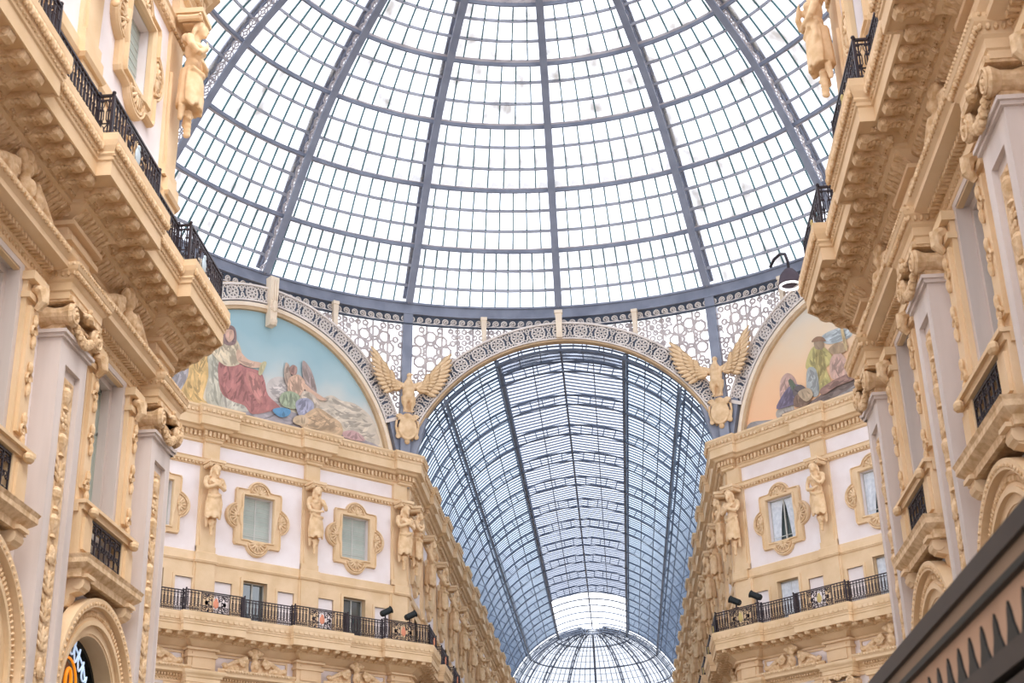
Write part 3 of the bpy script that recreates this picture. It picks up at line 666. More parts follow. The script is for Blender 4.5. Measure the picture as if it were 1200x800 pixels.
def railing(k, e, smax, label, grp):
    b = BL[k]; t = thing('balcony_railing', label=label, cat='railing', group=grp)
    c = b.C; pts = b.edge(e, .25, 1.3, 1.9, base=.90, smax=smax); n1, n2 = b.n['arm'], b.n['diag']
    pts = [tuple(c+(n1+n2)*(1.15/(1+n1.dot(n2))))]+pts
    if e == 'diag': pts = pts[:-1]+[tuple(c+b.w[e]*14.5+b.n[e]*1.15)]
    # soften each step of the rail with a slant
    for nm, z0, z1, wd in (('handrail', 15.40, 15.44, .05), ('bottom_rail', 14.60, 14.63, .03), ('middle_rail', 14.86, 14.88, .02)):
        mb = MB()
        for p, q in zip(pts[:-1], pts[1:]): mb.beam((*p, (z0+z1)/2), (*q, (z0+z1)/2), wd, z1-z0)
        build(mb, nm, IRON, t)
    mb = MB(); far = b.far
    cents = [.95]+[x for x in b.cen[e] if x < smax]+([13.8] if e == 'diag' else [])
    for p, d in along(pts, .15, .1):
        s = (Vector(p)-b.C).dot(b.w[e])
        if any(abs(s-x) < .64 for x in cents): continue
        mb.T = Matrix(((d.x, -d.y, 0, p.x), (d.y, d.x, 0, p.y), (0, 0, 1, 0), (0, 0, 0, 1)))
        if (e == 'diag') == far: put('baluster', M_BAL, t, mb.T)
        else: baluster(mb)
    if mb.v: build(mb, 'balusters', IRON, t, stuff=True)
    for x in cents:
        q = put('crest_panel', M_CP, t, b.M(e, x, 1.15)); put('shield', M_SH.get(k, M_SH['x']), q)
    for p in pts: put('post', M_POST, t, Matrix.Translation((p[0], p[1], 0)))
railing('fl', 'diag', 14.74, 'black iron balcony railing with coral shields below the blue-sky painting', 'far balcony railings')
railing('fr', 'diag', 14.74, 'black iron balcony railing with dull gold shields below the peach-sky painting', 'far balcony railings')
railing('fl', 'arm', 26, 'black iron railing turning the corner into the far arcade on its left side', 'far balcony railings')
railing('fr', 'arm', 26, 'black iron railing turning the corner into the far arcade on its right side', 'far balcony railings')
railing('nl', 'arm', 17.5, 'dark iron railing on the near balcony above the neon sign wall', 'near balcony railings')
railing('nr', 'arm', 17.5, 'dark iron railing on the near balcony above the dark canopy', 'near balcony railings')
railing('nl', 'diag', 14.74, 'dark iron railing turning round the corner from the neon sign wall', 'near balcony railings')
railing('nr', 'diag', 14.74, 'dark iron railing turning round the corner from the wall over the dark canopy', 'near balcony railings')
# floor
mb = MB(); mb.box(-45, 45, -60, 90, -.3, 0); f = build(mb, 'floor', FLOORM); tag(f, 'pale marble floor of the gallery', 'floor', kind='structure')
# ---------------------------------------------------------------- glass dome
RING = 18.62
dome = thing('glass_dome', label='great glass dome with slate blue iron ribs over the octagon', cat='dome')
KN = [(18.62, 31.0), (17.05, 33.15), (15.4, 35.55), (13.5, 37.9), (11.2, 39.85), (8.85, 41.45), (6.35, 42.6), (3.9, 43.3), (1.7, 43.55)]
def crom(t):
    if t < 0: return Vector(KN[0])+(Vector(KN[1])-Vector(KN[0]))*t*1.0
    return crom_(t)
def crom_(t):   # smooth meridian through the rings, t = 0..8
    i = min(int(t), 7); f = t-i; P = [Vector(KN[max(0, min(8, i+j))]) for j in (-1, 0, 1, 2)]
    return .5*((2*P[1])+(P[2]-P[0])*f+(2*P[0]-5*P[1]+4*P[2]-P[3])*f*f+(3*P[1]-P[0]-3*P[2]+P[3])*f**3)
def mer(t, off=0.):
    a = crom(max(0, t)-.0) if t <= 0 else crom(max(0, t-.02)); b = crom(min(7.999, max(0, t)+.02)); d = (b-a).normalized(); n = Vector((-d.y, d.x)); n = n if n.x > 0 or n.y > 0 else -n
    if n.y < 0: n = -n
    return crom(min(t, 7.999))+n*off
def ringmb(mb, r, z, w, h, tilt=None, n=96, a0=0, a1=2*PI):
    """box section ring; (w outward, h upward)"""
    vs = []; full = a1-a0 > 6.28
    for i in range(n if full else n+1):
        a = a0+(a1-a0)*i/n; c, q = math.cos(a), math.sin(a)
        for dr, dz in ((0, 0), (w, 0), (w, h), (0, h)): vs.append(((r+dr)*c, (r+dr)*q, z+dz))
    m = n if full else n; L = n if full else n+1
    mb.add(vs, [(4*i+k, 4*i+(k+1) % 4, 4*((i+1) % L)+(k+1) % 4, 4*((i+1) % L)+k) for i in range(m) for k in range(4)])
def prof_strip(mb, t0, t1, n, w, o0, o1):   # strip in the plane y=0 (radial), following the meridian
    vs = []
    for i in range(n+1):
        t = t0+(t1-t0)*i/n; a = mer(t, o0); b = mer(t, o1)
        vs += [(a.x, -w, a.y), (a.x, w, a.y), (b.x, w, b.y), (b.x, -w, b.y)]
    mb.add(vs, [(4*i+k, 4*i+(k+1) % 4, 4*i+4+(k+1) % 4, 4*i+4+k) for i in range(n) for k in range(4)]+[(0, 1, 2, 3)])
mb = MB(); prof_strip(mb, 0, 8, 40, .17, -.25, -.17); prof_strip(mb, 0, 8, 40, .16, .62, .70); prof_strip(mb, 0, 8, 40, .03, -.17, -.06); prof_strip(mb, 0, 8, 40, .03, .50, .62)
M_RIB = mb.mesh('rib', STEEL)
mb = MB(); L = 0
tt = 0.02
while tt < 7.9:   # lace of the rib web: pierced circles between the flanges
    p = mer(tt, .22); r = .27
    for k in range(10):
        a, b_ = 2*PI*k/10, 2*PI*(k+1)/10
        for r0, r1 in ((r, r-.06), (.13, .07)):
            mb.add([(p.x+r0*math.cos(a), 0, p.y+r0*math.sin(a)), (p.x+r0*math.cos(b_), 0, p.y+r0*math.sin(b_)), (p.x+r1*math.cos(b_), 0, p.y+r1*math.sin(b_)), (p.x+r1*math.cos(a), 0, p.y+r1*math.sin(a)),
                    (p.x+r0*math.cos(a), .03, p.y+r0*math.sin(a)), (p.x+r0*math.cos(b_), .03, p.y+r0*math.sin(b_)), (p.x+r1*math.cos(b_), .03, p.y+r1*math.sin(b_)), (p.x+r1*math.cos(a), .03, p.y+r1*math.sin(a))],
                   [(0, 1, 2, 3), (4, 5, 6, 7), (0, 1, 5, 4), (3, 2, 6, 7)])
    for k in range(4):
        a = PI/4+k*PI/2; mb.beam((p.x+.12*math.cos(a), .015, p.y+.12*math.sin(a)), (p.x+.38*math.cos(a), .015, p.y+.38*math.sin(a)), .06, .03, (0, 1, 0))
    q = mer(tt+.01); dt = .58/max(.5, (mer(min(7.9, tt+.1))-mer(tt)).length/.1); tt += dt
M_WEB = mb.mesh('rib_lace', LATT)
for i in range(16):
    a = 2*PI*i/16; r = put('rib', M_RIB, dome, Matrix.Rotation(a, 4, 'Z')); w = put('rib_lace', M_WEB, r); w['kind'] = 'stuff'
mb = MB(); ringmb(mb, RING-.02, 30.36, .34, .07); ringmb(mb, RING+.04, 30.40, .10, .5); ringmb(mb, RING-.05, 30.86, .60, .10); build(mb, 'ring_beam', STEEL, dome)
for j in range(1, 8):
    mb = MB(); a = mer(j, .06); c = mer(j, .46); ringmb(mb, a.x-.03, a.y-.06, .09, .17); up_ = MB(); ringmb(up_, c.x-.05, c.y-.10, .14, .20); build(up_, 'ring_flange', LATT, dome)
    for i in range(192):   # web studs of the lattice ring
        t = 2*PI*i/192
        if j < 6 or i % 2 == 0: mb.beam((a.x*math.cos(t), a.x*math.sin(t), a.y), (c.x*math.cos(t+.012), c.x*math.sin(t+.012), c.y), .03, .03)
    build(mb, 'ring', STEEL, dome)
for j in range(8):
    if j == 7: continue
    mb = MB()
    for f in (1/3, 2/3): a = mer(j+f, .50); ringmb(mb, a.x-.03, a.y-.06, .06, .14)
    build(mb, 'thin_ring', RGREY, dome)
mb = MB(); a = mer(8, 0); ringmb(mb, a.x-.2, a.y-.1, .3, .9, n=48); mb.lathe([(1.9, a.y+.8), (1.3, a.y+1.6), (.1, a.y+2.0)], n=24); build(mb, 'crown_ring', STEEL, dome)
NBS = [12, 10, 8, 7, 6, 5, 4, 3]   # standard-width panes: fewer bars in each higher band
bars = MB()
for j, nb in enumerate(NBS):
    one = MB(); prof_strip(one, -.30 if j == 0 else j, j+1, 5, .026, .48, .57)
    for i in range(16):
        for k in range(1, nb): bars.T = Matrix.Rotation(2*PI*(i+k/nb)/16, 4, 'Z'); bars.add(one.v, one.f)
build(bars, 'glazing_bars', BARC, dome, stuff=True)
def pane_geo(t0, t1, nb):
    mb = MB(); h = PI/16/nb*1.0; pts = []
    for off in (.53, .545):
        for t in (t0, t1):
            p = mer(t, off); pts += [(p.x*math.cos(-h), p.x*math.sin(-h), p.y), (p.x*math.cos(h), p.x*math.sin(h), p.y)]
    a0, a1, b0, b1, c0, c1, d0, d1 = pts; mb.hexa([a0, a1, b1, b0, c0, c1, d1, d0]); return mb
rest = MB()
rows = [(-.3, 1/3)]+[(j+f/3, j+(f+1)/3) for j in range(8) for f in range(3) if j or f]
npane = 0
for ri, (t0, t1) in enumerate(rows):
    NB = NBS[min(7, max(0, int((t0+t1)/2)))]; g = pane_geo(t0, t1, NB); me = None
    for i in range(16):
        for k in range(NB):
            a = 2*PI*(i+(k+.5)/NB)/16; Rm = Matrix.Rotation(a, 4, 'Z')
            if i in (3, 4, 5) and ri < 9 and npane < 299:
                if me is None: me = g.mesh('pane', DGLASS)
                put('pane', me, dome, Rm); npane += 1
            else: rest.T = Rm; rest.add(g.v, g.f)
build(rest, 'panes', DGLASS, dome, stuff=True)
# ---------------------------------------------------------------- ring frieze, arches and pierced spandrels (world frame per side)
def side_M(phi):   # faces the hall centre; x to the viewer's right
    n = Vector((math.cos(phi), math.sin(phi))); return Matrix(((n.y, n.x, 0, n.x*A), (-n.x, n.y, 0, n.y*A), (0, 0, 1, 0), (0, 0, 0, 1)))
frz = thing('ring_frieze', label='running scroll frieze under the dome ring beam', cat='frieze')
mb = MB(); ringmb(mb, RING+.16, 29.86, .05, .52); build(mb, 'backing', STEELD, frz)
mb = MB(); ringmb(mb, RING+.0, 29.84, .16, .05); ringmb(mb, RING+.08, 29.90, .08, .04, n=128); build(mb, 'lower_moulding', STEELD, frz)
mb = MB(); mb.tube([(x, y, z) for x, y, z in spiral((0, 30.12), .17, 1.75, 1, 18, -PI/2)], .034, 4); mb.tube([(.17, 0, 29.96), (.0, 0, 29.94), (-.28, 0, 29.96)], .035, 4)
mb.ell((.16, 0, 29.98), (.06, .03, .05), None, 6, 4); M_SCR = mb.mesh('scroll', LATT2)
NS = 288; cnt = 0; extra = MB()
for i in range(NS):
    a = 2*PI*(i+.5)/NS; flip = -1 if (i*16//NS) % 2 else 1
    M = Matrix.Rotation(a, 4, 'Z') @ Matrix.Translation((RING+.10, 0, 0)) @ Matrix.Rotation(PI/2, 4, 'Z') @ Matrix.Diagonal((flip, 1, 1, 1))
    put('scroll', M_SCR, frz, M)
mb = MB(); mb.poly([(-.13, 30.36), (.13, 30.36), (.10, 29.4), (.10, 28.95), (-.10, 28.95), (-.10, 29.4)], -.12, .12); mb.lathe([(.09, -.13), (.11, -.11), (.11, .11), (.09, .13)], (0, -.12, 29.05), 10, 'z') if False else None
mb.box(-.15, .15, -.16, .10, 30.2, 30.36); M_BK = mb.mesh('bracket', CREAM)
mb = MB(); mb.poly([(-.22, 30.36), (.22, 30.36), (.17, 28.5), (.17, 28.0), (-.17, 28.0), (-.17, 28.5)], -.30, .10); mb.ell((0, -.32, 28.15), (.18, .16, .20)); mb.ell((0, -.34, 28.9), (.13, .12, .3))
for x in (-.12, 0, .12): mb.tube([(x, -.32, 30.2), (x, -.33, 29.2)], .03, 5)
for s in (-1, 1): mb.tube(spiral((s*.10, 28.75), .11, 1.3, s, 10, y=-.33), .03, 5)
M_KEY = mb.mesh('keystone', CREAM)
def clip_ok(x, z, Ro, c): return x*x+(z-c)**2 > (Ro+.05)**2 and abs(x) < 7.2
def side(phi, kind):   # kind 'arm' or 'lunette'
    c0, Ri, Ro, zc = (21.2, 7.75, 8.55, 25.25) if kind == 'arm' else (22.1, 6.98, 7.72, 25.1)
    T = side_M(phi); nm = {90: 'over the mouth of the far arcade', 135: 'round the blue-sky painting', 45: 'round the peach-sky painting'}[round(math.degrees(phi))]
    t = thing('ornamental_arch', label=('wide ' if kind == 'arm' else 'narrower ')+'pierced cast iron arch band with rosettes '+nm, cat='arch'); t.matrix_world = T
    a0 = math.asin((zc-c0)/((Ri+Ro)/2)); a1 = PI-a0
    mb = MB(); mb.arc(0, c0, Ri, Ro, a0, a1, -.02, .06, 64); build(mb, 'backing', STEELD, t)
    mb = MB(); mb.arc(0, c0, Ri-.02, Ri+.05, a0, a1, -.12, .06, 64); mb.arc(0, c0, Ro-.05, Ro+.04, a0, a1, -.14, .06, 64)
    for a in (a0, a1): mb.beam(((Ri-.05)*math.cos(a), -.05, c0+(Ri-.05)*math.sin(a)), ((Ro+.05)*math.cos(a), -.05, c0+(Ro+.05)*math.sin(a)), .16, .10, (0, 1, 0))
    build(mb, 'rims', LATT2, t)
    mb = MB(); mb.arc(0, c0, Ri-.12 if kind == 'arm' else Ri-.10, Ri-.03, a0-.12, a1+.12, -.05, .3, 64); build(mb, 'inner_trim', ORANGE if kind == 'arm' else STEELD, t)
    w = Ro-Ri; Rm = (Ri+Ro)/2; n = max(6, round((a1-a0)*Rm/.98)); lace = MB()
    ros = MB(); rr = w*.42
    ros.arc(0, 0, rr-.05, rr, 0, 2*PI, -.09, -.02, 16); ros.arc(0, 0, .06, .10, 0, 2*PI, -.10, -.02, 8)
    for k in range(8):
        a = PI/4*k; ros.beam((.09*math.cos(a), -.07, .09*math.sin(a)), ((rr-.10)*math.cos(a), -.07, (rr-.10)*math.sin(a)), .022, .05, (0, 1, 0)); ros.arc((rr*.62)*math.cos(a+PI/8), (rr*.62)*math.sin(a+PI/8), .055, .085, 0, 2*PI, -.09, -.03, 7)
    M_R = ros.mesh('rosette', LATT2)
    for i in range(n):
        a = a0+(a1-a0)*(i+.5)/n; put('rosette', M_R, t, Matrix.Translation((Rm*math.cos(a), 0, c0+Rm*math.sin(a))) @ Matrix.Rotation(PI/2-a, 4, 'Y'))
        for da, k1 in ((0, 0), (.5, 1)):
            aa = a+(a1-a0)*da/n
            if k1 and i == n-1: continue
            for dr in (-.30, -.13, .13, .30) if k1 else (-.40, .40):
                cx, cz = (Rm+dr*w)*math.cos(aa), c0+(Rm+dr*w)*math.sin(aa)
                lace.arc(cx, cz, .05, .085 if k1 else .075, 0, 2*PI, -.08, -.02, 8)
            if k1:
                for s in (-1, 1):
                    for q in (-.5, .5): lace.beam((Rm*math.cos(aa), -.05, c0+Rm*math.sin(aa)), ((Rm+q*w)*math.cos(aa+s*.024), -.05, c0+(Rm+q*w)*math.sin(aa+s*.024)), .03, .05, (0, 1, 0))
            else:
                for s in (-1, 1):
                    for q in (-.36, .36): lace.arc((Rm+q*w)*math.cos(aa+s*.036), c0+(Rm+q*w)*math.sin(aa+s*.036), .05, .09, 0, 2*PI, -.08, -.02, 7)
    build(lace, 'lace', LATT2, t, stuff=True)
    # pierced spandrels on both sides of the arch
    sp = MB()
    def S(x, z, o=0.):
        q = max(0., min(1., (z-24.6)/5.3)); az = phi-x/A*(PI/8)/(7.4/A) ; P = Vector((math.cos(az)*(RING+.2), math.sin(az)*(RING+.2), z))
        F = T @ Vector((x, .05, z)); r = F.lerp(P, q**1.3); n_ = Vector((-math.cos(phi), -math.sin(phi), 0)); return r+n_*o
    def ringat(x, z, r0, r1, n=8, rot=0):
        vs = []
        for k in range(n):
            a = 2*PI*k/n+rot
            for r, o in ((r0, .05), (r1, .05), (r1, 0), (r0, 0)): vs.append(S(x+r*math.cos(a), z+r*math.sin(a), o))
        sp.add(vs, [(4*k+j, 4*k+(j+1) % 4, 4*((k+1) % n)+(j+1) % 4, 4*((k+1) % n)+j) for k in range(n) for j in range(4)])
    def bar(x0, z0, x1, z1, w=.045):
        if clip_ok((x0+x1)/2, (z0+z1)/2, Ro, c0) and clip_ok(x0, z0, Ro-.2, c0) and clip_ok(x1, z1, Ro-.2, c0): sp.beam(S(x0, z0, .02), S(x1, z1, .02), w, .05, S(x0, z0, 1)-S(x0, z0))
    stars = [(sx*5.85, 28.35) for sx in (-1, 1)]
    for sx in (-1, 1):
        cx, cz = sx*(6.25 if kind == 'arm' else 5.75), 28.6
        for k in range(8):
            a = PI/4*k+PI/8; b1 = a+PI/8; b0 = a-PI/8
            o = (.40*math.cos(a), .40*math.sin(a)); i1 = (.28*math.cos(b1), .28*math.sin(b1)); i0 = (.28*math.cos(b0), .28*math.sin(b0))
            for q in (i0, i1): bar(cx+q[0], cz+q[1], cx+o[0], cz+o[1], .11)
            u, v = cx+.72*math.cos(PI/4*k), cz+.72*math.sin(PI/4*k)
            if clip_ok(u, v, Ro+.1, c0): ringat(u, v, .225, .33, 8, PI/8)
            bar(cx+o[0], cz+o[1], cx+1.12*math.cos(a), cz+1.12*math.sin(a), .08)
            u, v = cx+1.16*math.cos(a), cz+1.16*math.sin(a)
            if clip_ok(u, v, Ro, c0): ringat(u, v, .08, .17, 8)
        gx = .33
        for iz in range(18):
            for ix in range(24):
                x = sx*(7.25-ix*gx-(.5*gx if iz % 2 else 0)); z = 29.68-iz*.29
                if not clip_ok(x, z, Ro+.02, c0) or z < 25.3 or sx*x < .3: continue
                d = math.hypot(x-cx, z-cz)
                if d < 1.28: continue
                ringat(x, z, .075 if (ix+iz) % 3 else .05, .155, 7)
                if (ix+2*iz) % 4 == 0: bar(x, z, x+gx, z, .06)
                if (ix+iz) % 3 == 0: bar(x, z, x+.5*gx, z-.29, .06)
        for ix in range(9):
            x = sx*(7.2-ix*.75)
            z0 = c0+math.sqrt(max(0, (Ro+.05)**2-x*x)) if abs(x) < Ro else 25.3
            if z0 < 29.6: sp.beam(S(x, z0, .0), S(x, 29.85, .0), .09, .04)
    ts = thing('pierced_spandrels', label=('pair of pierced' if kind == 'arm' else 'pierced')+' white star lattice spandrels '+nm.replace('round', 'above').replace('over', 'over'), cat='lattice')
    build(sp, 'star_lattice', LATT, ts)['kind'] = 'stuff'
    put('keystone', M_KEY if kind != 'arm' else M_BK, t, Matrix.Translation((0, -.05, 0)) if kind != 'arm' else Matrix.Translation((0, -.15, 0)) @ Matrix.Diagonal((1.3, 1, 1, 1)))
for ph, kd in ((PI/2, 'arm'), (3*PI/4, 'lunette'), (PI/4, 'lunette')): side(ph, kd)
for i in range(32):
    if i % 2 == 1:
        a = 2*PI*i/32; put('bracket', M_BK, frz, Matrix.Rotation(a, 4, 'Z') @ Matrix.Translation((RING-.05, 0, 0)) @ Matrix.Rotation(-PI/2, 4, 'Z'))
# steel posts at the corners of the octagon, rising to the ring
for i, nm in ((11, 'behind the left eagle'), (5, 'behind the right eagle')):
    a = PI/8*{11: 5, 5: 3}[i]; d = Vector((math.cos(a), math.sin(a), 0)); lo_ = d*(H/math.sin(PI/8)+.0); hi = d*(RING+.05)
    o = MB(); p0, p1 = Vector((lo_.x, lo_.y, 23.3)), Vector((hi.x, hi.y, 30.45)); tn = Vector((-d.y, d.x, 0))
    o.beam(p0, p1, .46, .10, d); o.beam(p0+tn*.2+d*.2, p1+tn*.2+d*.2, .06, .4, d); o.beam(p0-tn*.2+d*.2, p1-tn*.2+d*.2, .06, .4, d)
    q = build(o, 'steel_post', STEEL); tag(q, 'slate blue steel post rising to the dome ring '+nm, 'post')
    pm = MB(); sg = -1 if i == 11 else 1
    c = Vector((sg*H, A, 0)); 
    for w_ in (Vector((-sg, 0, 0)), Vector((sg*S2, -S2, 0))):
        n_ = Vector((0, -1, 0)) if abs(w_.y) < .1 else Vector((-sg*S2, -S2, 0))
        b0 = c+n_*.0; 
        pm.hexa([b0+Vector((0, 0, 23.3)), b0+w_*.42+Vector((0, 0, 23.3)), b0+w_*.42-n_*.4+Vector((0, 0, 23.3)), b0-n_*.4+Vector((0, 0, 23.3)), b0+Vector((0, 0, 25.6)), b0+w_*1.0+Vector((0, 0, 25.3)), b0+w_*1.0-n_*.4+Vector((0, 0, 25.3)), b0-n_*.4+Vector((0, 0, 25.6))])
    q = build(pm, 'corner_plate', STEEL); tag(q, 'slate blue steel corner plate where two arches meet '+nm, 'plate')
# ---------------------------------------------------------------- eagles on shields
def eagle_body():
    mb = MB()
    mb.ell((0, -.42, 1.62), (.30, .28, .52), Matrix.Rotation(-.15, 3, 'X'), 12, 8); mb.ell((0, -.50, 1.95), (.24, .22, .28), None, 10, 7)
    mb.tube([(0, -.50, 2.05), (.02, -.50, 2.28)], [.17, .12], 8); mb.ell((.03, -.50, 2.42), (.13, .15, .13), None, 10, 7); mb.tube([(.08, -.60, 2.43), (.14, -.70, 2.40), (.15, -.72, 2.33)], [.06, .045, .015], 6)
    for s in (-1, 1):
        mb.tube([(s*.17, -.42, 1.35), (s*.20, -.48, 1.05), (s*.17, -.46, .80)], [.19, .15, .07], 8); mb.tube([(s*.17, -.46, .80), (s*.16, -.50, .62)], [.06, .05], 6)
        for q in (-1, 0, 1): mb.tube([(s*.16, -.50, .64), (s*.16+q*.08, -.60, .60), (s*.16+q*.09, -.62, .52)], [.04, .03, .012], 5)
        mb.tube([(s*.20, -.42, 1.85), (s*.45, -.38, 2.0), (s*.62, -.34, 2.15)], [.16, .14, .10], 8)
    for j in range(5): mb.tube([(-.16+.08*j, -.36, 1.2), (-.2+.10*j, -.30, .62)], [.06, .045], 5)
    return sculpt(mb, 'body', CARVE2, .03)
def feather(L, w):
    mb = MB(); n = 6; vs = []
    for i in range(n+1):
        t = i/n; ww = w*(.55+.9*t-.1*t*t)*(1 if t < .75 else max(.12, 1-(t-.75)*3.2)); z = t*L; y = -.05*math.sin(PI*t)
        vs += [(-ww, y, z), (0, y-.035, z), (ww, y, z), (0, y+.03, z)]
    mb.add(vs, [(4*i+k, 4*i+(k+1) % 4, 4*i+4+(k+1) % 4, 4*i+4+k) for i in range(n) for k in range(4)]+[(0, 1, 2, 3), (4*n+3, 4*n+2, 4*n+1, 4*n)])
    return mb.mesh('feather', CARVE2, True)
M_EB = eagle_body(); M_FL = feather(1.42, .125); M_FM = feather(.85, .115); M_FS = feather(.48, .10)
def wing_core(s):
    mb = MB(); mb.tube([(0, 0, 0), (s*.30, .02, .25), (s*.55, .05, .55), (s*.72, .06, .78)], [.16, .15, .12, .09], 8); mb.ell((s*.25, .02, .05), (.28, .09, .28), None, 10, 6); mb.ell((s*.5, .04, .35), (.22, .07, .32), Matrix.Rotation(s*.5, 3, 'Y'), 8, 6)
    return sculpt(mb, 'wing', CARVE2, .03)
M_WC = {s: wing_core(s) for s in (-1, 1)}
def cartouche():
    mb = MB(); mb.ell((0, -.22, -.55), (.44, .24, .56), None, 18, 10); mb.tube([(.40*math.cos(2*PI*i/20), -.32, -.55+.52*math.sin(2*PI*i/20)) for i in range(20)], .055, 6, True)
    for s in (-1, 1):
        mb.tube(spiral((s*.36, -.02), .16, 1.3, s, 12, y=-.28), .07, 6); mb.tube(spiral((s*.42, -.95), .13, 1.3, -s, 12, y=-.24), .06, 6); mb.tube([(s*.50, -.24, -.15), (s*.54, -.22, -.5), (s*.46, -.22, -.85)], [.07, .06, .06], 6)
    mb.ell((0, -.28, .06), (.24, .16, .14)); mb.ell((0, -.22, -1.18), (.14, .12, .14)); mb.box(-.32, .32, -.2, .1, -1.0, 0)
    return sculpt(mb, 'shield', CARVE2, .03)
M_CT = cartouche()
for sg, nm in ((-1, 'left'), (1, 'right')):
    bis = Vector((-sg*math.cos(PI*3/8), -math.sin(PI*3/8))); c = Vector((sg*H, A))+bis*.10; y = -bis
    M = Matrix(((y.y, y.x, 0, c.x), (-y.x, y.y, 0, c.y), (0, 0, 1, 24.86), (0, 0, 0, 1)))
    t = thing('stone_eagle', M, label=f'carved stone eagle with raised wings, {nm} of the far arcade arch', cat='eagle', group='eagles at the arch springings')
    put('body', M_EB, t)
    for s in (-1, 1):
        w = put('wing', M_WC[s], t, Matrix.Translation((s*.40, -.40, 1.78)) @ Matrix.Rotation(-s*.40, 4, 'Z'))
        for j in range(10):   # long primaries fanning out
            f = j/9; a = s*(.80+1.25*f); put('feather', M_FL, w, Matrix.Translation((s*(.66-.50*f), .05, .74-.74*f)) @ Matrix.Rotation(a, 4, 'Y') @ Matrix.Diagonal((1, 1, (1-.40*f), 1)))
        for j in range(8):
            f = j/7; a = s*(.76+1.2*f); put('feather', M_FM, w, Matrix.Translation((s*(.55-.45*f), -.03, .55-.55*f)) @ Matrix.Rotation(a, 4, 'Y') @ Matrix.Diagonal((1, 1, 1-.35*f, 1)))
        for j in range(7):
            f = j/6; a = s*(.5+1.3*f); put('feather', M_FS, w, Matrix.Translation((s*(.38-.34*f), -.09, .32-.40*f)) @ Matrix.Rotation(a, 4, 'Y'))
    t2 = thing('shield_cartouche', M @ Matrix.Translation((0, 0, .40)), label=f'oval stone shield under the {nm} eagle', cat='shield', group='shields under the eagles')
    put('shield', M_CT, t2)
# ---------------------------------------------------------------- painted lunettes
def paint(name, c, c2=None):
    c = tuple(int(x*.80+y*.20) for x, y in zip(c, (205, 198, 194)))
    return mat('paint_'+name, c, c2=c2 or tuple(int(x*.90) for x in c), scale=2.2, rough=.85)
def grad(name, stops, z0, z1):
    m = mat('paint_'+name, stops[0]); nt = m.node_tree; b = nt.nodes['Principled BSDF']; tc = nt.nodes.new('ShaderNodeTexCoord'); sx = nt.nodes.new('ShaderNodeSeparateXYZ'); mr = nt.nodes.new('ShaderNodeMapRange')
    n = nt.nodes.new('ShaderNodeTexNoise'); n.inputs['Scale'].default_value = .6; ma = nt.nodes.new('ShaderNodeMath'); ma.operation = 'MULTIPLY_ADD'; ma.inputs[1].default_value = 2.2
    nt.links.new(tc.outputs['Object'], sx.inputs[0]); nt.links.new(tc.outputs['Object'], n.inputs['Vector']); nt.links.new(n.outputs['Fac'], ma.inputs[0]); nt.links.new(sx.outputs['Z'], ma.inputs[2])
    mr.inputs[1].default_value = z0+1.1; mr.inputs[2].default_value = z1+1.1; nt.links.new(ma.outputs[0], mr.inputs[0]); r = nt.nodes.new('ShaderNodeValToRGB')
    while len(r.color_ramp.elements) < len(stops): r.color_ramp.elements.new(.5)
    for i, s_ in enumerate(stops): r.color_ramp.elements[i].position = i/(len(stops)-1); r.color_ramp.elements[i].color = (*lin(s_), 1)
    nt.links.new(mr.outputs[0], r.inputs[0]); nt.links.new(r.outputs[0], b.inputs['Base Color']); return m
def smooth_poly(P, n=4):
    out = []; L = len(P)
    for i in range(L):
        p0, p1, p2, p3 = (Vector(P[(i+j) % L]) for j in (-1, 0, 1, 2))
        for k in range(n): f = k/n; out.append(tuple(.5*((2*p1)+(p2-p0)*f+(2*p0-5*p1+4*p2-p3)*f*f+(3*p1-p0-3*p2+p3)*f**3)))
    return out
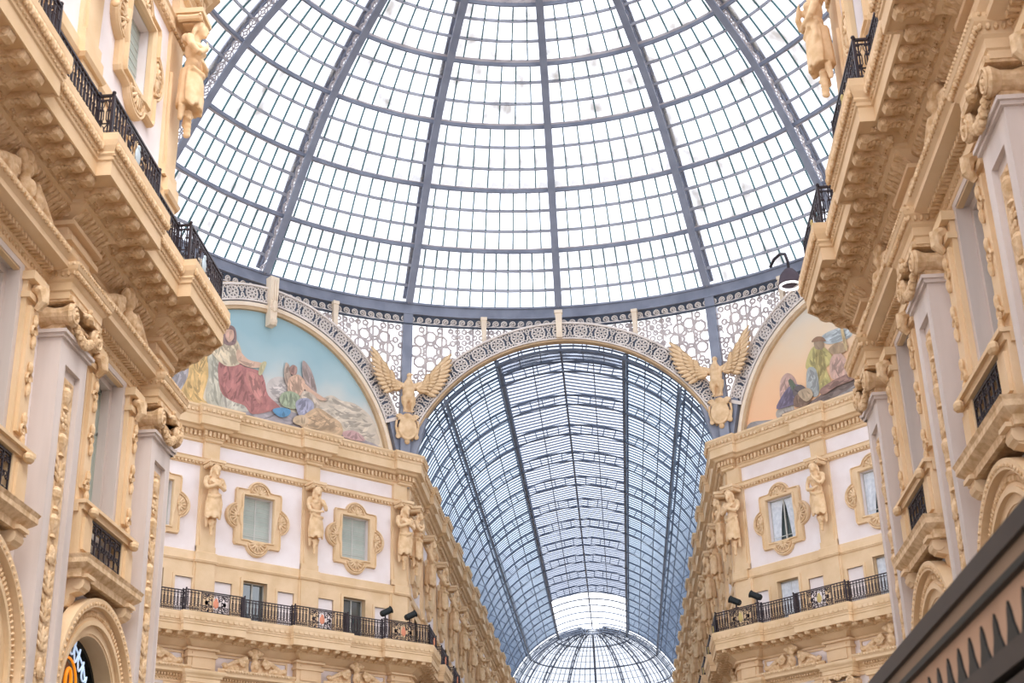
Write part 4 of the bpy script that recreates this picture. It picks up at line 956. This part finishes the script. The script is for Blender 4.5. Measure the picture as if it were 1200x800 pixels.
MURL = {
  'ground': [(-4.76, 23.66), (-2.57, 23.72), (0.77, 24.32), (3.0, 24.14), (6.39, 23.68), (6.39, 23.22), (0.82, 23.07), (-4.9, 22.96)],
  'distant_wall': [(-4.84, 25.25), (-3.84, 25.81), (-3.61, 24.78), (-3.71, 23.91), (-4.73, 23.82)],
  'cloud': [(0.11, 25.37), (0.62, 25.82), (1.24, 25.8), (1.61, 25.32), (1.42, 24.47), (0.33, 24.38)],
  'cloud2': [(2.75, 25.1), (3.42, 25.59), (3.98, 25.47), (4.74, 25.48), (5.6, 25.09), (6.0, 24.38), (6.1, 23.78), (4.86, 23.85), (3.68, 24.41), (2.77, 24.37)],
  'yellow': [(-3.63, 26.26), (-3.16, 26.46), (-2.73, 26.26), (-2.81, 24.98), (-2.99, 23.96), (-2.66, 23.77), (-4.09, 23.63), (-3.77, 24.74), (-3.75, 25.6)],
  'grey': [(-2.9, 26.33), (-2.24, 26.31), (-2.02, 25.56), (-2.14, 24.67), (-2.01, 23.85), (-2.82, 23.81), (-2.81, 24.98)],
  'throne': [(-1.89, 24.61), (-1.17, 24.51), (-0.5, 23.95), (-2.08, 23.75)],
  'torso': [(-2.76, 26.65), (-2.28, 27.02), (-1.69, 27.09), (-1.33, 26.62), (-1.29, 25.99), (-1.95, 25.66), (-2.54, 25.91), (-2.95, 26.44)],
  'armr': [(-1.49, 26.58), (-0.96, 26.23), (-0.28, 26.24), (-0.1, 26.13), (-0.77, 25.88), (-1.46, 26.02)],
  'scroll': [(-0.28, 26.24), (-0.02, 26.31), (-0.25, 25.68), (-0.42, 25.72)],
  'robe': [(-2.37, 25.72), (-1.8, 26.02), (-1.12, 25.87), (-0.34, 25.82), (-0.06, 25.41), (0.14, 24.82), (0.77, 24.4), (0.43, 24.17), (-0.58, 23.78), (-1.02, 24.07), (-1.69, 24.15), (-2.21, 24.5)],
  'robefold': [(-1.01, 25.58), (-0.42, 25.64), (-0.13, 24.99), (-0.27, 24.32), (-0.72, 24.85)],
  'hair': [(-2.29, 27.17), (-2.14, 27.5), (-1.81, 27.59), (-1.62, 27.35), (-1.63, 26.78), (-2.17, 26.64)],
  'face': [(-2.13, 27.3), (-1.79, 27.39), (-1.73, 27.04), (-1.93, 26.79), (-2.11, 26.94)],
  'wing1': [(0.94, 26.55), (1.17, 26.36), (1.24, 25.72), (1.03, 25.51), (0.88, 25.96)],
  'wing2': [(1.82, 26.86), (2.2, 26.62), (2.49, 26.03), (2.6, 25.48), (2.14, 25.69), (1.85, 26.12)],
  'ftorso': [(1.15, 25.86), (1.58, 26.13), (1.95, 25.9), (1.92, 25.4), (1.62, 25.08), (1.18, 25.06), (1.07, 25.44)],
  'farm': [(1.77, 25.93), (2.23, 25.63), (2.88, 25.38), (3.15, 25.28), (2.79, 25.19), (2.06, 25.43)],
  'fhead': [(1.13, 26.31), (1.3, 26.52), (1.52, 26.45), (1.49, 26.11), (1.23, 26.05)],
  'green': [(0.83, 25.06), (1.26, 25.24), (1.71, 25.1), (1.55, 24.5), (0.94, 24.44), (0.67, 24.7)],
  'drape': [(1.88, 25.39), (2.42, 25.35), (2.8, 24.95), (2.36, 24.6), (1.72, 24.78)],
  'globe': [(1.5, 24.65), (1.63, 24.92), (2.07, 25.11), (2.43, 24.95), (2.4, 24.53), (2.1, 24.22), (1.7, 24.21)],
  'bowl': [(0.34, 24.15), (0.77, 24.36), (1.25, 24.35), (1.13, 24.05), (0.7, 23.91)],
  'gold': [(1.75, 23.98), (2.18, 24.48), (2.71, 24.77), (3.45, 24.52), (3.92, 24.3), (4.02, 23.83), (3.57, 23.65), (2.56, 23.76), (1.85, 23.69)],
  'flowers': [(4.02, 23.91), (4.48, 24.1), (4.95, 24.03), (5.24, 23.77), (4.77, 23.67), (4.12, 23.69)],
  'gold2': [(1.48, 24.08), (1.92, 24.26), (2.2, 24.0), (1.76, 23.75), (1.4, 23.83)],
}
MURR = {
  'ground': [(-6.08, 23.95), (-4.29, 23.66), (-2.08, 23.86), (0.0, 24.22), (-0.16, 23.11), (-2.17, 23.26), (-5.99, 23.44)],
  'step': [(-4.53, 24.06), (-3.64, 24.19), (-3.59, 23.85), (-3.54, 23.51), (-4.48, 23.64)],
  'ledge': [(-4.27, 23.82), (-3.02, 23.84), (-1.35, 24.19), (0.01, 24.29), (-0.07, 24.01), (-1.41, 23.73), (-4.02, 23.5)],
  'pinkcloud': [(-4.17, 25.33), (-3.74, 25.6), (-3.32, 25.14), (-3.32, 24.41), (-4.01, 24.3), (-4.27, 24.55)],
  'bluecloud': [(-1.7, 26.63), (-1.12, 26.75), (-0.31, 26.63), (-0.11, 26.16), (-0.85, 26.09), (-1.47, 26.23)],
  'tunic': [(-2.55, 25.94), (-2.21, 26.32), (-1.75, 26.24), (-1.35, 25.78), (-1.15, 25.23), (-1.63, 25.15), (-1.48, 24.23), (-2.49, 24.31), (-2.46, 25.18), (-2.7, 25.51)],
  'tunicfold': [(-2.05, 26.1), (-1.71, 25.9), (-1.64, 25.07), (-2.09, 24.5), (-2.16, 25.33)],
  'skirt': [(-2.62, 25.4), (-2.17, 25.25), (-2.12, 24.27), (-2.34, 24.02), (-2.76, 24.39)],
  'head': [(-2.09, 26.52), (-1.8, 26.58), (-1.6, 26.35), (-1.68, 26.06), (-2.04, 26.18)],
  'hat': [(-2.22, 26.57), (-1.97, 26.72), (-1.61, 26.6), (-1.46, 26.34), (-1.81, 26.47)],
  'crowd': [(-4.52, 24.13), (-3.95, 24.77), (-3.45, 24.94), (-2.91, 24.68), (-2.69, 24.21), (-2.73, 23.91), (-3.66, 24.03)],
  'pot': [(-3.7, 25.18), (-3.51, 25.2), (-3.28, 24.72), (-3.49, 24.62)],
  'pot2': [(-3.48, 24.7), (-3.08, 24.82), (-2.75, 24.47), (-2.97, 24.22), (-3.43, 24.36)],
  'cargo': [(-3.43, 24.36), (-2.75, 24.47), (-2.52, 24.08), (-2.84, 23.78), (-3.49, 23.9)],
  'fig2': [(-1.31, 25.44), (-0.83, 25.6), (-0.46, 25.0), (-0.45, 24.45), (-1.09, 24.42), (-1.42, 24.68)],
  'basket': [(-1.33, 25.93), (-0.85, 26.05), (-0.35, 25.76), (-0.57, 25.51), (-1.19, 25.64)],
  'bluecloak': [(-0.58, 24.8), (-0.15, 25.29), (0.02, 24.92), (-0.05, 24.47), (-0.44, 24.52)],
  'bundle': [(-2.03, 24.24), (-1.36, 24.43), (-0.62, 24.5), (0.01, 24.53), (-0.09, 24.17), (-1.13, 24.12), (-1.89, 23.96)],
  'mast': [(-0.59, 26.64), (-0.46, 26.6), (-0.37, 25.61), (-0.5, 25.65)],
  'sack': [(-3.22, 24.46), (-2.65, 24.52), (-2.42, 24.13), (-2.82, 23.93)],
}

SKIN = (214, 170, 146)
CL = {'distant_wall': (176, 170, 176), 'cloud': (206, 196, 190), 'cloud2': (214, 200, 180), 'ground': (166, 158, 164), 'yellow': (224, 184, 116), 'grey': (196, 192, 172), 'throne': (200, 196, 180), 'robe': (178, 112, 108), 'robefold': (196, 128, 120),
      'torso': (226, 208, 176), 'armr': (222, 182, 156), 'scroll': (206, 196, 150), 'hair': (140, 112, 110), 'face': SKIN, 'wing1': (196, 168, 150), 'wing2': (172, 152, 146), 'ftorso': (222, 180, 152), 'farm': (222, 180, 152), 'fhead': (168, 130, 118), 'green': (158, 172, 140),
      'drape': (208, 190, 170), 'globe': (160, 162, 186), 'bowl': (80, 140, 184), 'gold': (206, 172, 134), 'gold2': (214, 186, 150), 'flowers': (206, 162, 160)}
CR = {'ground': (150, 146, 146), 'step': (166, 158, 150), 'ledge': (122, 106, 100), 'pinkcloud': (206, 166, 152), 'bluecloud': (190, 202, 206), 'tunic': (196, 182, 112), 'tunicfold': (176, 158, 96), 'skirt': (168, 174, 172), 'head': (160, 136, 110), 'hat': (150, 112, 84),
      'crowd': (112, 102, 128), 'pot': (92, 104, 84), 'pot2': (96, 86, 86), 'cargo': (132, 104, 86), 'fig2': (206, 166, 148), 'basket': (164, 136, 104), 'bluecloak': (100, 118, 164), 'bundle': (148, 112, 100), 'mast': (204, 176, 124), 'sack': (184, 160, 128)}
def inside(p, P):
    r = False; x, y = p
    for (x0, y0), (x1, y1) in zip(P, P[1:]+P[:1]):
        if (y0 > y) != (y1 > y) and x < (x1-x0)*(y-y0)/(y1-y0)+x0: r = not r
    return r
def mural(phi, D, C_, sky, label):
    t = thing('painted_lunette', side_M(phi), label=label, cat='mural')
    P = [(6.6*math.cos(a0+(PI-2*a0)*i/48), 22.1+6.6*math.sin(a0+(PI-2*a0)*i/48)) for a0 in (math.asin(1.0/6.6),) for i in range(49)]
    mb = MB(); mb.poly(P, .10, .16); build(mb, 'painted_sky', sky, t)
    order = [k for k in C_ if k in D]
    for i, k in enumerate(order):
        Q = smooth_poly([(min(6.3, max(-6.3, x)), z) for x, z in D[k]]); Q = [(x, max(23.15, z)) for x, z in Q]
        mb = MB(); mb.poly(Q, .098-.006*i, .102-.006*i); o_ = build(mb, 'painted_patch', paint(k, C_[k]), t)
        for tone, dy0 in ((.90, 0), (1.09, .0012), (.80, .0024)):   # brush strokes that model the folds
            sm = MB(); dy = dy0; xs = [q[0] for q in Q]; zs = [q[1] for q in Q]; rn = random.Random(i*7+int(tone*100)); ns = int(min(26, 5+12*(max(xs)-min(xs))*(max(zs)-min(zs))/2))
            for _ in range(ns*3):
                x, z = rn.uniform(min(xs), max(xs)), rn.uniform(min(zs), max(zs)); L_ = rn.uniform(.12, .42); w_ = rn.uniform(.03, .09); a_ = rn.gauss(PI/2+.35*math.sin(i*1.7), .45)
                if k in ('cloud', 'cloud2', 'ground', 'bluecloud', 'ledge', 'bundle', 'gold'): a_ = rn.gauss(.1, .6 if k == 'gold' else .3)
                S_ = [(x+L_*math.cos(a_)*u-w_*math.sin(a_)*v*(1-u*u), z+L_*math.sin(a_)*u+w_*math.cos(a_)*v*(1-u*u)+.05*u*u) for u, v in ((-1, 0), (-.5, 1), (0, 1), (.5, 1), (1, 0), (.5, -1), (0, -1), (-.5, -1))]
                if all(inside(q, Q) for q in S_) and ns > 0: sm.poly(S_, .0972-.006*i-dy, .0976-.006*i-dy); ns -= 1; dy += .00009
            if sm.v: build(sm, 'brush_strokes', paint(k+'_stroke', tuple(min(245, int(c*tone)) for c in C_[k])), o_)['kind'] = 'stuff'
    w = MB(); w.arc(0, 22.1, 6.56, 6.72, 0.12, PI-.12, -.06, .2, 64); build(w, 'gilt_line', ORANGE, t)
    w = MB(); w.arc(0, 22.1, 6.72, 6.90, 0.12, PI-.12, -.10, .2, 64); build(w, 'cream_border', CREAM, t)
    w = MB(); w.arc(0, 22.1, 6.5, 7.9, .05, PI-.05, .16, .5, 48); w.box(-7.3, 7.3, .2, .5, 22, 24); build(w, 'masonry', BEIGE, t)
mural(3*PI/4, MURL, CL, grad('blue_sky', [(226, 212, 188), (206, 206, 200), (172, 194, 198), (154, 184, 192)], 24.0, 27.5), 'half-round painting of a seated red-robed figure under a blue sky')
mural(PI/4, MURR, CR, grad('peach_sky', [(238, 190, 150), (236, 196, 158), (228, 204, 174), (214, 208, 196)], 24.0, 28.0), 'half-round painting of a standing green-tunic figure under a peach sky')
# ---------------------------------------------------------------- glass barrel vault of the far arcade
vault = thing('glass_vault', label='long barrel vault of iron ribs and glass over the far arcade', cat='vault')
VC, VR = 21.1, 7.42; Y0, YE = 18.35, 81.6
RY = [21.1+4.6*i for i in range(14)]
def va(y, r, th): return (r*math.sin(th), y, VC+r*math.cos(th))   # th 0 at the crown
TH = math.radians(23.5); T2 = math.radians(47); TE = math.radians(84)
def varc(mb, y0, y1, r0, r1, t0, t1, n):
    vs = []
    for i in range(n+1):
        th = t0+(t1-t0)*i/n
        for r, y in ((r0, y0), (r1, y0), (r1, y1), (r0, y1)): vs.append(va(y, r, th))
    mb.add(vs, [(4*i+k, 4*i+(k+1) % 4, 4*i+4+(k+1) % 4, 4*i+4+k) for i in range(n) for k in range(4)]+[(0, 1, 2, 3), (4*n+3, 4*n+2, 4*n+1, 4*n)])
mb = MB(); varc(mb, -.06, .06, VR, VR+.07, -TE, TE, 48); varc(mb, -.05, .05, VR+.52, VR+.60, -TE, TE, 48); n = 36
for i in range(n+1): th = -TE+2*TE*i/n; mb.beam(va(0, VR+.03, th), va(0, VR+.55, th), .05, .09, (0, 1, 0))
M_VR = mb.mesh('rib', VSTEEL)
for y in RY: put('rib', M_VR, vault, Matrix.Translation((0, y, 0)))
put('rib', M_VR, vault, Matrix.Translation((0, Y0+.1, 0)))
for th, w in ((0, .10), (-TH, .16), (TH, .16), (-T2, .14), (T2, .14), (-math.radians(68), .12), (math.radians(68), .12)):
    mb = MB(); r = VR+.12 if th else VR+.3
    mb.beam(va(Y0, r, th), va(YE, r, th), w, .16, (math.sin(th), 0, math.cos(th))); mb.beam(va(Y0, r+.42, th), va(YE if abs(th) > 0 else 72, r+.42, th), w*.6, .08, (math.sin(th), 0, math.cos(th)))
    if th:
        for y in RY:
            for s in (-1, 1): mb.beam(va(y, r-.1, th), va(y+s*.7, r+.4, th), .05, .05)
    build(mb, 'purlin', VSTEEL, vault)
def vbay(y0, y1, lantern=True, nb=10):
    bars_ = MB(); g = MB(); gl = MB(); L = y1-y0; rg = VR+.62
    for k in range(nb+1):
        y = y0+L*k/nb
        if k < nb:
            for t0, t1 in ((-TE, -TH), (TH, TE)): varc(bars_, y-.03, y+.03, rg-.06, rg+.01, t0, t1, 12)
        if lantern and k < nb:
            for s in (-1, 1): bars_.beam((s*3.0, y, VC+VR+.52), (0, y, VC+VR+1.15), .075, .06)
    for s in (-1, 1):
        for th in [math.radians(23.5+60.5*i/9) for i in range(1, 9)]: p = va(0, rg-.06, s*th); bars_.beam((p[0], y0, p[2]), (p[0], y1, p[2]), .05, .05)
        varc(g, y0, y1, rg, rg+.012, s*TH, s*TE, 12)
        if lantern:
            gl.hexa([(0, y0, VC+VR+1.18), (s*3.1, y0, VC+VR+.55), (s*3.1, y1, VC+VR+.55), (0, y1, VC+VR+1.18), (0, y0, VC+VR+1.20), (s*3.1, y0, VC+VR+.57), (s*3.1, y1, VC+VR+.57), (0, y1, VC+VR+1.20)])
            for q in (.5, ): bars_.beam((s*3.05*q, y0, VC+VR+1.12-.6*q), (s*3.05*q, y1, VC+VR+1.12-.6*q), .05, .06)
            bars_.beam((s*3.05, y0, VC+VR+.5), (s*3.05, y1, VC+VR+.5), .10, .12)
            gl.hexa([(s*3.02, y0, VC+VR*math.cos(TH)+.55), (s*3.04, y0, VC+VR*math.cos(TH)+.55), (s*3.04, y1, VC+VR*math.cos(TH)+.55), (s*3.02, y1, VC+VR*math.cos(TH)+.55)]+[(s*x, y, VC+VR+.55) for x, y in ((3.08, y0), (3.10, y0), (3.10, y1), (3.08, y1))])
    return bars_, g, gl
B1, G1, L1 = vbay(0, 4.6); M_B1, M_G1, M_L1 = B1.mesh('glazing_bars', VBAR), G1.mesh('panes', VGLASS), L1.mesh('lantern_panes', VGLASS2)
B2, G2, _ = vbay(0, 4.6, False); M_B2 = B2.mesh('glazing_bars', VBAR)
for i, y in enumerate(RY[:-1]):
    lant = y < 70
    put('glazing_bars', M_B1 if lant else M_B2, vault, Matrix.Translation((0, y, 0)))['kind'] = 'stuff'
    put('panes', M_G1, vault, Matrix.Translation((0, y, 0)))['kind'] = 'stuff'
    if lant: put('lantern_panes', M_L1, vault, Matrix.Translation((0, y, 0)))['kind'] = 'stuff'
eb, eg, _ = vbay(80.9, 81.75, False, 2); build(eb, 'glazing_bars', VSTEEL, vault, stuff=True); build(eg, 'panes', VGLASS, vault, stuff=True)
fb, fg, _ = vbay(Y0, 21.1, False, 6); build(fb, 'glazing_bars', VSTEEL, vault, stuff=True); build(fg, 'panes', VGLASS, vault, stuff=True)
# first short bay: closed crown with ochre boarding behind its glass bars
mb = MB(); varc(mb, Y0, 21.1, VR+.70, VR+.78, -TH, TH, 10); build(mb, 'crown_panes', VGLASS2, vault)
mb = MB()
for k in range(7): varc(mb, Y0+.1+.42*k, Y0+.13+.42*k, VR+.60, VR+.68, -TH, TH, 10)
for th in (-.26, -.13, .13, .26): mb.beam(va(Y0, VR+.62, th), va(21.1, VR+.62, th), .04, .05)
build(mb, 'crown_bars', VSTEEL, vault, stuff=True)
# glazed apse closing the arcade
aps = thing('glass_apse', label='rounded glass end of the far arcade with curved ribs', cat='glass wall')
YA = YE
def sp_(lat, az, r=VR): return (r*math.sin(lat)*math.cos(az), YA+r*math.sin(lat)*math.sin(az), VC+r*math.cos(lat))
for az in [PI*i/8 for i in range(9)]:
    mb = MB()
    if abs(az-PI/2) < .01: mb.tube([sp_(.12+(PI/2-.12)*i/14, az) for i in range(15)], .10, 5)
    else:
        for r in (VR, VR+.45): mb.tube([sp_(.12+(PI/2-.12)*i/14, az, r) for i in range(15)], .06, 5)
        for i in range(16): la = .12+(PI/2-.12)*i/15; mb.beam(sp_(la, az), sp_(la, az, VR+.45), .08, .05)
    build(mb, 'rib', VSTEEL, aps)
mb = MB()
for la in (.12, .45, .8, 1.1, 1.4): mb.tube([sp_(la, PI*i/24) for i in range(25)], .06, 5)
build(mb, 'ring', VSTEEL, aps)
mb = MB()
for az in [PI*i/40 for i in range(41)]: mb.tube([sp_(.14+(PI/2-.14)*i/8, az, VR+.35) for i in range(9)], .035, 3)
for la in [.14+i*.085 for i in range(17)]: mb.tube([sp_(la, PI*i/16, VR+.35) for i in range(17)], .022, 3)
build(mb, 'glazing_bars', VSTEEL, aps, stuff=True)
mb = MB(); n, m = 24, 12; vs = [sp_(.12+(PI/2-.12)*i/m, PI*j/n, VR+.37) for i in range(m+1) for j in range(n+1)]; mb.add(vs, [(i*(n+1)+j, i*(n+1)+j+1, (i+1)*(n+1)+j+1, (i+1)*(n+1)+j) for i in range(m) for j in range(n)]); build(mb, 'panes', AGLASS, aps, stuff=True)
mb = MB(); mb.sweep([(7.2, 81.6)]+[(7.2*math.cos(PI*i/16), 81.6+7.2*math.sin(PI*i/16)) for i in range(17)]+[(-7.2, 81.6)], [(0, 0), (0, 22.8), (.4, 23.0), (.4, 23.3), (-.4, 23.3)])
tag(build(mb, 'wall_far_end', BEIGE), 'curved ochre end wall under the glazed apse', 'wall', kind='structure')
# ---------------------------------------------------------------- lamp on the dome ring
c = Vector((10.53, 14.15)); d = c.normalized()
M = Matrix(((-d.y, d.x, 0, c.x), (d.x, d.y, 0, c.y), (0, 0, 1, 29.0), (0, 0, 0, 1)))
t = thing('bell_lamp', M, label='dark bell-shaped lamp hanging from a curled arm under the dome ring', cat='lamp')
mb = MB(); mb.lathe([(.05, 1.15), (.20, 1.08), (.42, .80), (.52, .40), (.56, .30), (.50, .30), (.38, .6), (.1, .9)], n=20); build(mb, 'lamp_shade', mat('dark_bronze', (92, 80, 88)), t, smooth=True)
mb = MB(); mb.tube([(.45*math.cos(2*PI*i/20), .45*math.sin(2*PI*i/20), .28) for i in range(20)], .06, 6, True); build(mb, 'light_ring', emis('white_lamp_ring', (255, 255, 255), .6), t)
mb = MB(); mb.tube([(0, 0, 1.1), (0, 0, 1.5), (.15, .1, 1.95), (.5, .3, 2.15), (.95, .5, 2.1), (1.3, .7, 1.9)], .07, 7); build(mb, 'arm', IRON, t)
# ---------------------------------------------------------------- spotlights clamped on the far railings
def spot(k, e, s, dirn, label):
    b = BL[k]; t = thing('spotlight', b.M(e, s, 1.15, 15.44), label=label, cat='spotlight', group='spotlights on the far balconies')
    mb = MB(); a = Vector((-.20*dirn, .05, .18)); q = Vector((.24*dirn, -.10, .42)); mb.tube([a, a.lerp(q, .12), a.lerp(q, .9), q], [.10, .14, .14, .17], 12); build(mb, 'housing', BLACKG, t)
    mb = MB(); mb.tube([q, q+(q-a).normalized()*.015], .14, 12); build(mb, 'lens', PANE, t)
    mb = MB(); mb.box(-.02, .02, -.03, .03, -.05, .22); mb.box(-.12, .12, -.02, .02, .0, .03); build(mb, 'clamp', IRON, t)
spot('fl', 'diag', 1.9, 1, 'black spotlight on the left balcony railing, farther from the corner'); spot('fl', 'diag', .6, 1, 'black spotlight on the left balcony railing, right at the corner')
spot('fr', 'diag', .75, -1, 'black spotlight on the right balcony railing, right at the corner'); spot('fr', 'diag', 1.9, -1, 'black spotlight on the right balcony railing, farther from the corner')
# ---------------------------------------------------------------- neon sign behind the first near arch on the left
b = BL['nl']; M = b.M('arm', 3.05, .03, -.12)
t = thing('neon_sign', M, label='pale blue script and orange oval neon sign inside the arch', cat='sign')
# script strokes (local x right, z up)
mb = MB(); P = [(-.42, 6.98), (-.38, 7.08), (-.30, 6.98), (-.32, 6.80), (-.22, 6.78), (-.14, 6.98), (-.10, 7.06), (-.16, 6.84), (-.10, 6.66), (0, 6.80), (.08, 6.92), (.02, 6.70), (.08, 6.55), (.20, 6.66), (.26, 6.74), (.20, 6.50), (.30, 6.42), (.42, 6.52), (.38, 6.36), (.50, 6.30), (.60, 6.40)]
Q = smooth_poly(P)[:-8]; mb.tube([(x*1.15+.15, 0, z) for x, z in Q], .016, 6); mb.tube([(-.25, 0, 7.08), (.10, 0, 6.86), (.45, 0, 6.66), (.60, 0, 6.40)], .016, 6); build(mb, 'script_tube', NEONB, t)
mb = MB(); mb.tube([(-.20+.13*math.cos(2*PI*i/20), 0, 6.30+.22*math.sin(2*PI*i/20)) for i in range(20)], .03, 6, True); mb.tube([(-.20+.42*math.cos(a), .02, 6.25+.45*math.sin(a)) for a in [-.6+i*.2 for i in range(14)]], .022, 6); build(mb, 'orange_tube', NEONO, t)
mb = MB(); mb.lathe([(.40, .06), (.40, .10)], (-.20, 0, 6.25), 24, 'y'); build(mb, 'back_disc', mat('brown_sign_disc', (120, 78, 40)), t)
# ---------------------------------------------------------------- dark kiosk canopy in the near right corner
X0 = 3.40; t = thing('kiosk_canopy', Matrix.Translation((X0, -38, 0)), label='dark canopy edge of a kiosk with peach band and row of black spikes', cat='canopy')
def cz(z): return 1.6+(z-1.6)*.477
YA_, YB_ = 6.0, -6.0
mb = MB(); mb.box(-.03, .30, YB_, YA_, cz(4.80), cz(4.99)); mb.box(0, 1.6, YB_, YA_, cz(4.99), cz(4.99)+.03); build(mb, 'top_beam', CANOPY, t)
mb = MB(); mb.box(.0, .20, YB_, YA_, cz(4.64), cz(4.80)); build(mb, 'tan_band', TAN, t)
mb = MB(); mb.box(-.015, .20, YB_, YA_, cz(4.57), cz(4.64)); build(mb, 'black_trim', BLACKG, t)
mb = MB(); mb.box(.02, .16, YB_, YA_, cz(3.9), cz(4.57)); build(mb, 'peach_band', PEACH, t)
mb = MB(); mb.box(-.02, .2, YB_, YA_, cz(3.86), cz(4.06)); mb.box(.0, .2, YB_, YA_, cz(3.70), cz(3.80)); build(mb, 'lower_beam', CANOPY, t)
mb = MB(); mb.box(.06, .30, YB_, YA_, cz(3.0), cz(3.86)); mb.box(.06, 1.6, YB_, YA_, 1.9, 1.95); build(mb, 'lower_panel', BLACKG, t)
sp1 = MB(); sp1.poly([(-.125, -.02), (.125, -.02), (.085, .045), (.05, .09), (.03, .15), (0, .19), (-.03, .15), (-.05, .09), (-.085, .045)], -.01, 0); M_SP = sp1.mesh('spike', BLACKG)
for i in range(47): put('spike', M_SP, t, Matrix.Translation((.02, YA_-.1-i*.25, cz(4.05))) @ Matrix.Rotation(-PI/2, 4, 'Z'))
mb = MB()
for y in (-5.8, 5.8): mb.box(.1, .25, y-.08, y+.08, 0, 2.8); mb.box(1.4, 1.55, y-.08, y+.08, 0, 2.8)
build(mb, 'posts', CANOPY, t)
